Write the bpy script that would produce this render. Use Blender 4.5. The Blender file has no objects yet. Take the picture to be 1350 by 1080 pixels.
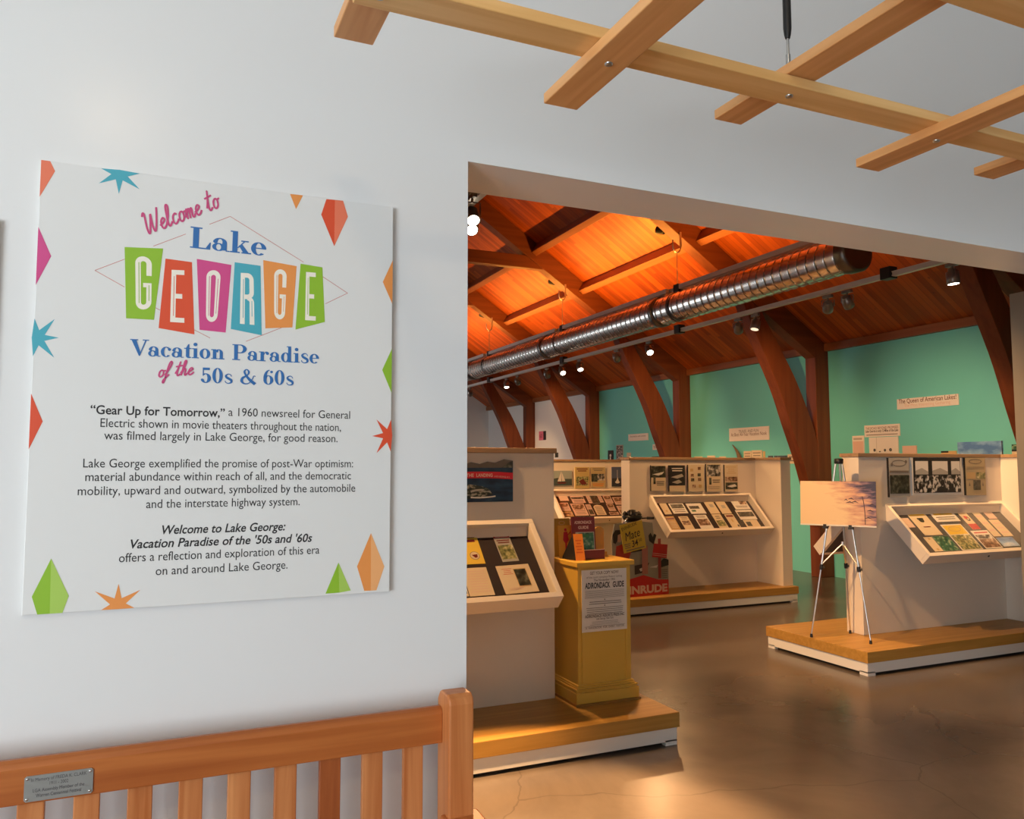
import bpy, bmesh, math, random
from mathutils import Vector, Matrix
S = bpy.context.scene
COL = S.collection
random.seed(7)
PI = math.pi

def lin(c):
    c = c / 255.0
    return c / 12.92 if c <= 0.04045 else ((c + 0.055) / 1.055) ** 2.4
def rgb(r, g, b):
    return (lin(r), lin(g), lin(b), 1.0)

# ------------------------------------------------------------------ camera
EYE = Vector((0, 0, 1.6))
_y, _p, _r = math.radians(23.81), math.radians(4.185), math.radians(-0.055)
fwd = Vector((math.sin(_y) * math.cos(_p), math.cos(_y) * math.cos(_p), math.sin(_p)))
rt = Vector((math.cos(_y), -math.sin(_y), 0))
up = rt.cross(fwd)
rt2 = rt * math.cos(_r) + up * math.sin(_r)
up2 = -rt * math.sin(_r) + up * math.cos(_r)
cd = bpy.data.cameras.new('camera')
cd.sensor_fit = 'HORIZONTAL'
cd.sensor_width = 36.0
cd.lens = 1049.0 / 1350.0 * 36.0
cd.clip_start = 0.05
cam = bpy.data.objects.new('camera', cd)
M3 = Matrix((rt2, up2, -fwd)).transposed()
cam.matrix_world = Matrix.Translation(EYE) @ M3.to_4x4()
COL.objects.link(cam)
S.camera = cam

# ------------------------------------------------------------------ light and exposure
S.view_settings.view_transform = 'Standard'
S.view_settings.look = 'None'
S.view_settings.gamma = 1.0
S.view_settings.use_curve_mapping = False
S.view_settings.exposure = 0.0
W = bpy.data.worlds.new('world')
W.use_nodes = True
W.node_tree.nodes['Background'].inputs[0].default_value = (0.75, 0.86, 1.0, 1)
W.node_tree.nodes['Background'].inputs[1].default_value = 0.02
S.world = W
WARM = (1.0, 0.56, 0.24)

def area_light(name, loc, target, sx, sy, power, color):
    L = bpy.data.lights.new(name, 'AREA')
    L.shape = 'RECTANGLE'; L.size = sx; L.size_y = sy; L.energy = power; L.color = color
    o = bpy.data.objects.new(name, L)
    o.location = loc
    o.rotation_euler = (Vector(target) - Vector(loc)).to_track_quat('-Z', 'Y').to_euler()
    COL.objects.link(o)
    return o
# daylight through the lobby windows (one in the left wall, one in the back wall)
area_light('window_daylight_side', (-5.6, -2.0, 1.35), (0.6, 2.2, 1.6), 3.8, 2.5, 400, (0.82, 0.925, 1.0))
area_light('window_daylight_rear', (-4.0, -4.2, 1.4), (0.3, 2.2, 1.9), 2.8, 2.4, 85, (0.95, 0.96, 1.0))

area_light('gallery_window_daylight', (-0.5, 18.2, 1.9), (9, 18.2, 2.2), 5.0, 1.9, 150, (0.90, 0.96, 1.0))

# ------------------------------------------------------------------ mesh helpers
def link(o):
    COL.objects.link(o)
    return o

class MB:
    """collects vertices and faces (with material slots) into one mesh object"""
    def __init__(s):
        s.v = []; s.f = []; s.m = []; s.sm = []
    def add(s, verts, faces, mi=0, smooth=False):
        n = len(s.v)
        s.v += [Vector(p) for p in verts]
        for f in faces:
            s.f.append([n + i for i in f]); s.m.append(mi); s.sm.append(smooth)
        return s
    def box(s, x0, x1, y0, y1, z0, z1, mi=0):
        v = [(x, y, z) for x in (x0, x1) for y in (y0, y1) for z in (z0, z1)]
        return s.add(v, [(0, 1, 3, 2), (4, 6, 7, 5), (0, 4, 5, 1), (2, 3, 7, 6), (0, 2, 6, 4), (1, 5, 7, 3)], mi)
    def obox(s, o, ex, ey, ez, a0, a1, b0, b1, c0, c1, mi=0):
        o, ex, ey, ez = map(Vector, (o, ex, ey, ez))
        v = [o + ex * a + ey * b + ez * c for a in (a0, a1) for b in (b0, b1) for c in (c0, c1)]
        return s.add(v, [(0, 1, 3, 2), (4, 6, 7, 5), (0, 4, 5, 1), (2, 3, 7, 6), (0, 2, 6, 4), (1, 5, 7, 3)], mi)
    def prism(s, poly, axis, a0, a1, mi=0):
        """polygon in the plane across `axis` ('x': (y,z), 'y': (x,z), 'z': (x,y))"""
        def p3(p, a):
            return {'x': (a, p[0], p[1]), 'y': (p[0], a, p[1]), 'z': (p[0], p[1], a)}[axis]
        n = len(poly)
        v = [p3(p, a0) for p in poly] + [p3(p, a1) for p in poly]
        f = [list(range(n - 1, -1, -1)), list(range(n, 2 * n))]
        f += [(i, (i + 1) % n, n + (i + 1) % n, n + i) for i in range(n)]
        return s.add(v, f, mi)
    def tube(s, pts, r, n=10, mi=0, caps=True, smooth=True):
        pts = [Vector(p) for p in pts]
        rs = r if isinstance(r, (list, tuple)) else [r] * len(pts)
        rings = []; ref = None
        for i, p in enumerate(pts):
            t = (pts[min(i + 1, len(pts) - 1)] - pts[max(i - 1, 0)]).normalized()
            if ref is None:
                ref = Vector((0, 0, 1)) if abs(t.z) < 0.9 else Vector((1, 0, 0))
            u = (ref - t * ref.dot(t)).normalized(); w = t.cross(u); ref = u
            rings.append([p + (u * math.cos(2 * PI * k / n) + w * math.sin(2 * PI * k / n)) * rs[i] for k in range(n)])
        v = [q for R in rings for q in R]; f = []
        for i in range(len(rings) - 1):
            for k in range(n):
                f.append((i * n + k, i * n + (k + 1) % n, (i + 1) * n + (k + 1) % n, (i + 1) * n + k))
        s.add(v, f, mi, smooth)
        if caps:
            s.add(rings[0], [list(range(n - 1, -1, -1))], mi)
            s.add(rings[-1], [list(range(n))], mi)
        return s
    def build(s, name, mats, parent=None, origin=None, bevel=0.0, label=None):
        """one mesh object; vertices are given in world space"""
        off = Vector((0, 0, 0))
        q = parent
        while q is not None:
            off += q.location; q = q.parent
        if parent is None and origin is not None:
            off = Vector(origin)
        elif parent is None and s.v:
            xs = [p.x for p in s.v]; ys = [p.y for p in s.v]; zs = [p.z for p in s.v]
            off = Vector(((min(xs) + max(xs)) / 2, (min(ys) + max(ys)) / 2, min(zs)))
        me = bpy.data.meshes.new(name)
        me.from_pydata([p - off for p in s.v], [], s.f)
        for m in (mats if isinstance(mats, (list, tuple)) else [mats]):
            me.materials.append(m)
        me.polygons.foreach_set('material_index', s.m)
        me.polygons.foreach_set('use_smooth', s.sm)
        me.update()
        bm = bmesh.new(); bm.from_mesh(me)
        if not getattr(s, 'flat', False):
            bmesh.ops.recalc_face_normals(bm, faces=bm.faces)
        bm.to_mesh(me); bm.free()
        o = bpy.data.objects.new(name, me)
        if parent is not None:
            o.parent = parent
        else:
            o.location = off
        link(o)
        if bevel > 0:
            b = o.modifiers.new('bevel', 'BEVEL'); b.width = bevel; b.segments = 2
            b.limit_method = 'ANGLE'; b.angle_limit = math.radians(40)
        if label:
            o['label'] = label
        return o

def tag(o, label, cat, group=None, kind=None):
    o['label'] = label; o['category'] = cat
    if group: o['group'] = group
    if kind: o['kind'] = kind
    return o
def thing(name, loc, label, cat, group=None):
    o = bpy.data.objects.new(name, None)
    o.empty_display_size = 0.1
    o.location = loc
    link(o)
    return tag(o, label, cat, group)
def struct(o, label, cat):
    return tag(o, label, cat, None, 'structure')

# ------------------------------------------------------------------ materials
def new_mat(name):
    m = bpy.data.materials.new(name); m.use_nodes = True
    nt = m.node_tree
    return m, nt, nt.nodes['Principled BSDF']
def N(nt, t, **kw):
    n = nt.nodes.new(t)
    for k, v in kw.items():
        setattr(n, k, v)
    return n
def plain(name, col, rough=0.5, metal=0.0, spec=0.5, vary=0.04, scale=6.0, coat=0.0):
    """painted / printed surface with a faint procedural unevenness"""
    m, nt, b = new_mat(name)
    b.inputs['Roughness'].default_value = rough
    b.inputs['Metallic'].default_value = metal
    b.inputs['Specular IOR Level'].default_value = spec
    b.inputs['Coat Weight'].default_value = coat
    if vary > 0:
        tc = N(nt, 'ShaderNodeTexCoord'); nz = N(nt, 'ShaderNodeTexNoise')
        nz.inputs['Scale'].default_value = scale; nz.inputs['Detail'].default_value = 3
        nt.links.new(tc.outputs['Object'], nz.inputs['Vector'])
        mx = N(nt, 'ShaderNodeMix', data_type='RGBA')
        mx.inputs[6].default_value = tuple(c * (1 - vary) for c in col[:3]) + (1,)
        mx.inputs[7].default_value = tuple(min(1, c * (1 + vary)) for c in col[:3]) + (1,)
        nt.links.new(nz.outputs['Fac'], mx.inputs[0])
        nt.links.new(mx.outputs[2], b.inputs['Base Color'])
    else:
        b.inputs['Base Color'].default_value = col
    return m
def wood(name, c1, c2, axis='x', rough=0.4, scale=1.0, spec=0.4):
    m, nt, b = new_mat(name)
    tc = N(nt, 'ShaderNodeTexCoord'); mp = N(nt, 'ShaderNodeMapping')
    sc = {'x': (0.6, 14, 14), 'y': (14, 0.6, 14), 'z': (14, 14, 0.6)}[axis]
    mp.inputs['Scale'].default_value = tuple(k * scale for k in sc)
    nt.links.new(tc.outputs['Object'], mp.inputs['Vector'])
    n1 = N(nt, 'ShaderNodeTexNoise'); n1.inputs['Scale'].default_value = 2.2; n1.inputs['Detail'].default_value = 6
    n1.inputs['Distortion'].default_value = 0.6
    nt.links.new(mp.outputs[0], n1.inputs['Vector'])
    r = N(nt, 'ShaderNodeValToRGB')
    r.color_ramp.elements[0].position = 0.32; r.color_ramp.elements[0].color = c1
    r.color_ramp.elements[1].position = 0.72; r.color_ramp.elements[1].color = c2
    nt.links.new(n1.outputs['Fac'], r.inputs[0])
    nt.links.new(r.outputs[0], b.inputs['Base Color'])
    b.inputs['Roughness'].default_value = rough
    b.inputs['Specular IOR Level'].default_value = spec
    return m
def emis(name, col, strength):
    m, nt, b = new_mat(name)
    b.inputs['Base Color'].default_value = (0.8, 0.8, 0.8, 1)
    b.inputs['Emission Color'].default_value = col
    b.inputs['Emission Strength'].default_value = strength
    return m
def photo(name, stops, scale=9.0, stretch=(1, 1, 1), detail=4.0, rough=0.4):
    """printed picture: a mottled procedural tone picture"""
    m, nt, b = new_mat(name)
    tc = N(nt, 'ShaderNodeTexCoord'); mp = N(nt, 'ShaderNodeMapping')
    mp.inputs['Scale'].default_value = stretch
    nt.links.new(tc.outputs['Object'], mp.inputs['Vector'])
    n1 = N(nt, 'ShaderNodeTexNoise'); n1.inputs['Scale'].default_value = scale; n1.inputs['Detail'].default_value = detail
    nt.links.new(mp.outputs[0], n1.inputs['Vector'])
    r = N(nt, 'ShaderNodeValToRGB')
    el = r.color_ramp.elements
    el[0].position, el[0].color = stops[0]
    el[1].position, el[1].color = stops[-1]
    for p, c in stops[1:-1]:
        e = el.new(p); e.color = c
    nt.links.new(n1.outputs['Fac'], r.inputs[0])
    nt.links.new(r.outputs[0], b.inputs['Base Color'])
    b.inputs['Roughness'].default_value = rough
    return m

MT = {}
MT['wall_white'] = plain('white satin wall paint', (0.81, 0.81, 0.80, 1), 0.38, vary=0.012, scale=1.2, coat=0.22)
MT['wall_white'].node_tree.nodes['Principled BSDF'].inputs['Coat Roughness'].default_value = 0.20
MT['ceil_white'] = plain('white ceiling paint', (0.80, 0.79, 0.77, 1), 0.8, vary=0.01)
MT['gal_white'] = plain('white gallery wall paint', (0.74, 0.76, 0.75, 1), 0.6, vary=0.02, scale=1.0)
MT['teal'] = plain('teal gallery wall paint', (0.14, 0.56, 0.54, 1), 0.55, vary=0.05, scale=0.7)
MT['base_white'] = plain('white platform base paint', (0.78, 0.77, 0.74, 1), 0.5, vary=0.02, scale=2.0)
MT['disp_white'] = plain('cream white display paint', (0.77, 0.69, 0.585, 1), 0.5, vary=0.02, scale=2.0)
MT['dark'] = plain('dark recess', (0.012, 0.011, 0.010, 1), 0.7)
MT['board_dark'] = plain('dark felt board', (0.022, 0.016, 0.017, 1), 0.9, vary=0.1, scale=30)
MT['board_grey'] = plain('grey felt board', (0.085, 0.082, 0.085, 1), 0.9, vary=0.1, scale=30)
MT['black'] = plain('black plastic', (0.012, 0.012, 0.013, 1), 0.45)
MT['yellow_paint'] = plain('mustard paint', (0.66, 0.41, 0.06, 1), 0.42, vary=0.05, scale=5)
MT['sign_white'] = plain('satin sign board', (0.79, 0.79, 0.77, 1), 0.42, vary=0.006)
MT['ink'] = plain('black ink', (0.018, 0.018, 0.020, 1), 0.5, vary=0)
MT['paper'] = plain('white paper', (0.74, 0.71, 0.66, 1), 0.7, vary=0.03)
MT['paper_cream'] = plain('cream paper', (0.66, 0.55, 0.38, 1), 0.7, vary=0.06)
MT['paper_pink'] = plain('faded pink paper', (0.66, 0.47, 0.40, 1), 0.7, vary=0.06)
MT['paper_tan'] = plain('tan paper', (0.55, 0.38, 0.18, 1), 0.7, vary=0.06)
MT['paper_grey'] = plain('grey paper', (0.40, 0.38, 0.34, 1), 0.7, vary=0.06)
MT['paper_yellow'] = plain('yellow paper', (0.72, 0.50, 0.06, 1), 0.6, vary=0.06)
MT['paper_orange'] = plain('orange card', (0.78, 0.24, 0.02, 1), 0.5, vary=0.05)
MT['red_print'] = plain('red print', (0.50, 0.018, 0.020, 1), 0.45, vary=0.06)
MT['maroon'] = plain('maroon print', (0.14, 0.012, 0.012, 1), 0.45, vary=0.1, scale=20)
MT['line_grey'] = plain('grey print', (0.16, 0.14, 0.12, 1), 0.6, vary=0)
MT['metal'] = plain('brushed steel', (0.50, 0.49, 0.47, 1), 0.32, metal=1.0, vary=0.05)
MT['chrome'] = plain('chrome', (0.78, 0.77, 0.75, 1), 0.14, metal=1.0, vary=0)
MT['alu'] = plain('aluminium tube', (0.82, 0.80, 0.77, 1), 0.28, metal=1.0, vary=0)
MT['dark_metal'] = plain('dark steel', (0.030, 0.029, 0.028, 1), 0.4, metal=0.6)
MT['rail_grey'] = plain('grey track rail', (0.58, 0.56, 0.52, 1), 0.4, metal=0.2)
MT['plaque'] = plain('pewter plaque', (0.42, 0.43, 0.41, 1), 0.38, metal=0.7, vary=0.05, scale=30)
MT['plat_wood'] = wood('honey plywood', rgb(166, 124, 56), rgb(190, 146, 74), 'x', 0.42)
MT['cap_wood'] = wood('pale cap wood', rgb(150, 122, 92), rgb(172, 142, 108), 'x', 0.5)
MT['bench_x'] = wood('bench wood along', rgb(160, 84, 34), rgb(190, 112, 54), 'x', 0.42)
MT['bench_y'] = wood('bench wood deep', rgb(176, 98, 46), rgb(206, 128, 70), 'y', 0.42)
MT['bench_z'] = wood('bench wood upright', rgb(182, 104, 52), rgb(214, 140, 82), 'z', 0.42)
MT['bench_slat'] = wood('bench slat wood', rgb(176, 100, 50), rgb(216, 146, 90), 'z', 0.42)
MT['bench_slat2'] = wood('darker bench slat wood', rgb(142, 72, 34), rgb(176, 98, 50), 'z', 0.42)
MT['lat_x'] = wood('lattice wood along', rgb(232, 178, 108), rgb(250, 205, 138), 'x', 0.45)
MT['lat_y'] = wood('lattice wood across', rgb(214, 148, 86), rgb(238, 178, 116), 'y', 0.45)
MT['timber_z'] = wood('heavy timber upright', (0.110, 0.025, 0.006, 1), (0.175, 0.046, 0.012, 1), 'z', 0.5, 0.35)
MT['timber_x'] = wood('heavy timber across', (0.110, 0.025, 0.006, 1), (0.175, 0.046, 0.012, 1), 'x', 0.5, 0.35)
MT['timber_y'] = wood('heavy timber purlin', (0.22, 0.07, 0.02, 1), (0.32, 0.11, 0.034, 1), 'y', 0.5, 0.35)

def board_roof():
    m, nt, b = new_mat('pine ceiling boards')
    tc = N(nt, 'ShaderNodeTexCoord'); sp = N(nt, 'ShaderNodeSeparateXYZ')
    nt.links.new(tc.outputs['Object'], sp.inputs[0])
    def math_(op, a, bv=None, c=None):
        n = N(nt, 'ShaderNodeMath', operation=op)
        for i, q in enumerate((a, bv, c)):
            if q is None: continue
            if isinstance(q, (int, float)): n.inputs[i].default_value = q
            else: nt.links.new(q, n.inputs[i])
        return n.outputs[0]
    t = math_('MULTIPLY', sp.outputs['Y'], 1 / 0.085)
    row = math_('FLOOR', t)
    fr = math_('FRACT', t)
    wn = N(nt, 'ShaderNodeTexWhiteNoise', noise_dimensions='1D'); nt.links.new(row, wn.inputs['W'])
    # board ends
    xs = math_('ADD', math_('MULTIPLY', sp.outputs['X'], 0.42), math_('MULTIPLY', wn.outputs['Value'], 7.0))
    seg = math_('FLOOR', xs)
    cb = N(nt, 'ShaderNodeCombineXYZ'); nt.links.new(row, cb.inputs[0]); nt.links.new(seg, cb.inputs[1])
    w2 = N(nt, 'ShaderNodeTexWhiteNoise', noise_dimensions='3D'); nt.links.new(cb.outputs[0], w2.inputs['Vector'])
    mp = N(nt, 'ShaderNodeMapping'); mp.inputs['Scale'].default_value = (0.7, 16, 0.7)
    nt.links.new(tc.outputs['Object'], mp.inputs['Vector'])
    nz = N(nt, 'ShaderNodeTexNoise'); nz.inputs['Scale'].default_value = 2.0; nz.inputs['Detail'].default_value = 5
    nt.links.new(mp.outputs[0], nz.inputs['Vector'])
    vv = math_('ADD', math_('MULTIPLY', w2.outputs['Value'], 0.6), math_('MULTIPLY', nz.outputs['Fac'], 0.4))
    r = N(nt, 'ShaderNodeValToRGB')
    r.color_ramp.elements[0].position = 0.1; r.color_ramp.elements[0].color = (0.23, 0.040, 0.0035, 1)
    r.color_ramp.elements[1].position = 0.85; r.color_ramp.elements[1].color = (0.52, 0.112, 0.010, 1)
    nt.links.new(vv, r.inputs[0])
    # knots
    kn = N(nt, 'ShaderNodeTexVoronoi'); kn.inputs['Scale'].default_value = 3.2
    nt.links.new(tc.outputs['Object'], kn.inputs['Vector'])
    k1 = math_('LESS_THAN', kn.outputs['Distance'], 0.055)
    groove = math_('LESS_THAN', fr, 0.06)
    dk = math_('MAXIMUM', groove, math_('MULTIPLY', k1, 0.7))
    mx = N(nt, 'ShaderNodeMix', data_type='RGBA')
    nt.links.new(math_('MULTIPLY', dk, 0.7), mx.inputs[0]); nt.links.new(r.outputs[0], mx.inputs[6])
    mx.inputs[7].default_value = (0.06, 0.015, 0.004, 1)
    nt.links.new(mx.outputs[2], b.inputs['Base Color'])
    b.inputs['Roughness'].default_value = 0.5
    return m
MT['roof'] = board_roof()

def concrete():
    m, nt, b = new_mat('polished concrete')
    tc = N(nt, 'ShaderNodeTexCoord'); sp = N(nt, 'ShaderNodeSeparateXYZ')
    nt.links.new(tc.outputs['Object'], sp.inputs[0])
    n1 = N(nt, 'ShaderNodeTexNoise'); n1.inputs['Scale'].default_value = 0.9; n1.inputs['Detail'].default_value = 8; n1.inputs['Roughness'].default_value = 0.62; n1.inputs['Distortion'].default_value = 0.8
    nt.links.new(tc.outputs['Object'], n1.inputs['Vector'])
    r = N(nt, 'ShaderNodeValToRGB')
    r.color_ramp.elements[0].position = 0.3; r.color_ramp.elements[0].color = (0.092, 0.073, 0.059, 1)
    r.color_ramp.elements[1].position = 0.72; r.color_ramp.elements[1].color = (0.158, 0.128, 0.105, 1)
    nt.links.new(n1.outputs['Fac'], r.inputs[0])
    # saw-cut joints
    def cut(out, off, period):
        a = N(nt, 'ShaderNodeMath', operation='ADD'); nt.links.new(out, a.inputs[0]); a.inputs[1].default_value = off
        p = N(nt, 'ShaderNodeMath', operation='PINGPONG'); nt.links.new(a.outputs[0], p.inputs[0]); p.inputs[1].default_value = period / 2
        l = N(nt, 'ShaderNodeMath', operation='LESS_THAN'); nt.links.new(p.outputs[0], l.inputs[0]); l.inputs[1].default_value = 0.004
        return l.outputs[0]
    j = N(nt, 'ShaderNodeMath', operation='MAXIMUM')
    nt.links.new(cut(sp.outputs['X'], -4.36, 4.6), j.inputs[0]); nt.links.new(cut(sp.outputs['Y'], -6.75, 4.6), j.inputs[1])
    # hairline crazing
    v = N(nt, 'ShaderNodeTexVoronoi', feature='DISTANCE_TO_EDGE'); v.inputs['Scale'].default_value = 0.55
    n2 = N(nt, 'ShaderNodeTexNoise'); n2.inputs['Scale'].default_value = 2.5; n2.inputs['Detail'].default_value = 4
    nt.links.new(tc.outputs['Object'], n2.inputs['Vector'])
    mxv = N(nt, 'ShaderNodeMix', data_type='RGBA'); mxv.inputs[0].default_value = 0.16
    nt.links.new(tc.outputs['Object'], mxv.inputs[6]); nt.links.new(n2.outputs['Color'], mxv.inputs[7])
    nt.links.new(mxv.outputs[2], v.inputs['Vector'])
    l2 = N(nt, 'ShaderNodeMath', operation='LESS_THAN'); nt.links.new(v.outputs['Distance'], l2.inputs[0]); l2.inputs[1].default_value = 0.0022
    l3 = N(nt, 'ShaderNodeMath', operation='MULTIPLY'); nt.links.new(l2.outputs[0], l3.inputs[0]); l3.inputs[1].default_value = 0.35
    j2 = N(nt, 'ShaderNodeMath', operation='MAXIMUM'); nt.links.new(j.outputs[0], j2.inputs[0]); nt.links.new(l3.outputs[0], j2.inputs[1])
    mx = N(nt, 'ShaderNodeMix', data_type='RGBA')
    nt.links.new(j2.outputs[0], mx.inputs[0]); nt.links.new(r.outputs[0], mx.inputs[6]); mx.inputs[7].default_value = (0.05, 0.04, 0.034, 1)
    nt.links.new(mx.outputs[2], b.inputs['Base Color'])
    mr = N(nt, 'ShaderNodeMapRange'); nt.links.new(n1.outputs['Fac'], mr.inputs[0]); mr.inputs[3].default_value = 0.20; mr.inputs[4].default_value = 0.28
    nt.links.new(mr.outputs[0], b.inputs['Roughness'])
    b.inputs['Specular IOR Level'].default_value = 0.55
    return m
MT['concrete'] = concrete()

def glass():
    m = bpy.data.materials.new('clear case glazing'); m.use_nodes = True
    nt = m.node_tree; nt.nodes.clear()
    o = N(nt, 'ShaderNodeOutputMaterial'); mx = N(nt, 'ShaderNodeMixShader'); t = N(nt, 'ShaderNodeBsdfTransparent'); g = N(nt, 'ShaderNodeBsdfGlossy')
    g.inputs['Roughness'].default_value = 0.03
    lw = N(nt, 'ShaderNodeLayerWeight'); lw.inputs['Blend'].default_value = 0.5
    pw_ = N(nt, 'ShaderNodeMath', operation='POWER'); nt.links.new(lw.outputs['Facing'], pw_.inputs[0]); pw_.inputs[1].default_value = 5.0
    f = N(nt, 'ShaderNodeMath', operation='MULTIPLY_ADD'); nt.links.new(pw_.outputs[0], f.inputs[0]); f.inputs[1].default_value = 0.8; f.inputs[2].default_value = 0.03
    nt.links.new(f.outputs[0], mx.inputs[0]); nt.links.new(t.outputs[0], mx.inputs[1]); nt.links.new(g.outputs[0], mx.inputs[2])
    nt.links.new(mx.outputs[0], o.inputs[0])
    return m
MT['glass'] = glass()

GREY = lambda v: (v, v * 0.96, v * 0.9, 1)
MT['ph_bw'] = photo('black and white print', [(0.36, GREY(0.012)), (0.5, GREY(0.12)), (0.6, GREY(0.55)), (0.7, GREY(0.72))], 22, detail=5)
MT['ph_crowd'] = photo('crowd print', [(0.42, GREY(0.008)), (0.5, GREY(0.05)), (0.56, GREY(0.5)), (0.66, GREY(0.72))], 34, (1, 1, 0.8), 3)
MT['ph_sepia'] = photo('sepia print', [(0.35, (0.05, 0.022, 0.012, 1)), (0.5, (0.22, 0.12, 0.07, 1)), (0.68, (0.62, 0.46, 0.34, 1))], 24, detail=4)
MT['ph_land'] = photo('landscape print', [(0.35, (0.03, 0.05, 0.02, 1)), (0.5, (0.22, 0.23, 0.09, 1)), (0.62, (0.5, 0.45, 0.22, 1)), (0.7, (0.66, 0.6, 0.42, 1))], 34, (1, 1, 1))
MT['ph_green'] = photo('green lake print', [(0.35, (0.012, 0.05, 0.035, 1)), (0.52, (0.04, 0.16, 0.09, 1)), (0.7, (0.42, 0.5, 0.34, 1))], 30)
MT['ph_dark'] = photo('dark print', [(0.35, (0.01, 0.011, 0.008, 1)), (0.55, (0.05, 0.055, 0.04, 1)), (0.75, (0.2, 0.2, 0.15, 1))], 26)
MT['ph_blue'] = photo('blue sky print', [(0.38, (0.08, 0.2, 0.5, 1)), (0.52, (0.22, 0.42, 0.72, 1)), (0.64, (0.75, 0.82, 0.9, 1))], 3.5, (1, 1, 2.2), 4)
MT['ph_water'] = photo('dark blue water print', [(0.35, (0.004, 0.012, 0.035, 1)), (0.6, (0.012, 0.04, 0.085, 1)), (0.78, (0.03, 0.07, 0.12, 1))], 9, (1, 1, 3))
MT['ph_island'] = photo('island print', [(0.4, (0.008, 0.012, 0.008, 1)), (0.52, (0.04, 0.05, 0.03, 1)), (0.6, (0.35, 0.33, 0.26, 1))], 30, (1, 1, 2))

# ------------------------------------------------------------------ printed artwork and lettering
def strip(pts, widths, closed=False):
    """quads of a flat stroke with a width at every point"""
    P = [Vector((p[0], p[1])) for p in pts]; n = len(P)
    if not isinstance(widths, (list, tuple)): widths = [widths] * n
    L, Rr = [], []
    for i in range(n):
        a = P[max(i - 1, 0)]; b = P[min(i + 1, n - 1)]
        t = (b - a)
        t = t.normalized() if t.length > 1e-9 else Vector((1, 0))
        nr = Vector((-t.y, t.x)) * widths[i] / 2
        L.append(P[i] + nr); Rr.append(P[i] - nr)
    return [[tuple(L[i]), tuple(Rr[i]), tuple(Rr[i + 1]), tuple(L[i + 1])] for i in range(n - 1)]
def smooth_pts(pts, widths=None, k=6):
    n = len(pts); out = []; ow = []
    for i in range(n - 1):
        p0, p1, p2, p3 = pts[max(i - 1, 0)], pts[i], pts[i + 1], pts[min(i + 2, n - 1)]
        for j in range(k):
            t = j / k
            f = lambda a, b, c, d: 0.5 * (2 * b + (c - a) * t + (2 * a - 5 * b + 4 * c - d) * t * t + (3 * b - a - 3 * c + d) * t ** 3)
            out.append((f(p0[0], p1[0], p2[0], p3[0]), f(p0[1], p1[1], p2[1], p3[1])))
            if widths: ow.append(widths[i] * (1 - t) + widths[i + 1] * t)
    out.append(pts[-1])
    if widths: ow.append(widths[-1])
    return (out, ow) if widths else out
def rect(x0, x1, y0, y1):
    return [[(x0, y0), (x1, y0), (x1, y1), (x0, y1)]]
def ringarc(cx, cy, rx, ry, ix, iy, a0=0, a1=360, n=24):
    q = []
    for i in range(n):
        t0 = math.radians(a0 + (a1 - a0) * i / n); t1 = math.radians(a0 + (a1 - a0) * (i + 1) / n)
        q.append([(cx + rx * math.cos(t0), cy + ry * math.sin(t0)), (cx + rx * math.cos(t1), cy + ry * math.sin(t1)),
                  (cx + ix * math.cos(t1), cy + iy * math.sin(t1)), (cx + ix * math.cos(t0), cy + iy * math.sin(t0))])
    return q
def disc(cx, cy, r, ry=None, n=14):
    ry = ry or r
    return [[(cx + r * math.cos(2 * PI * i / n), cy + ry * math.sin(2 * PI * i / n)) for i in range(n)]]
def slab(pts, w):
    p, ww = smooth_pts(pts, w)
    return strip(p, ww)
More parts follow.
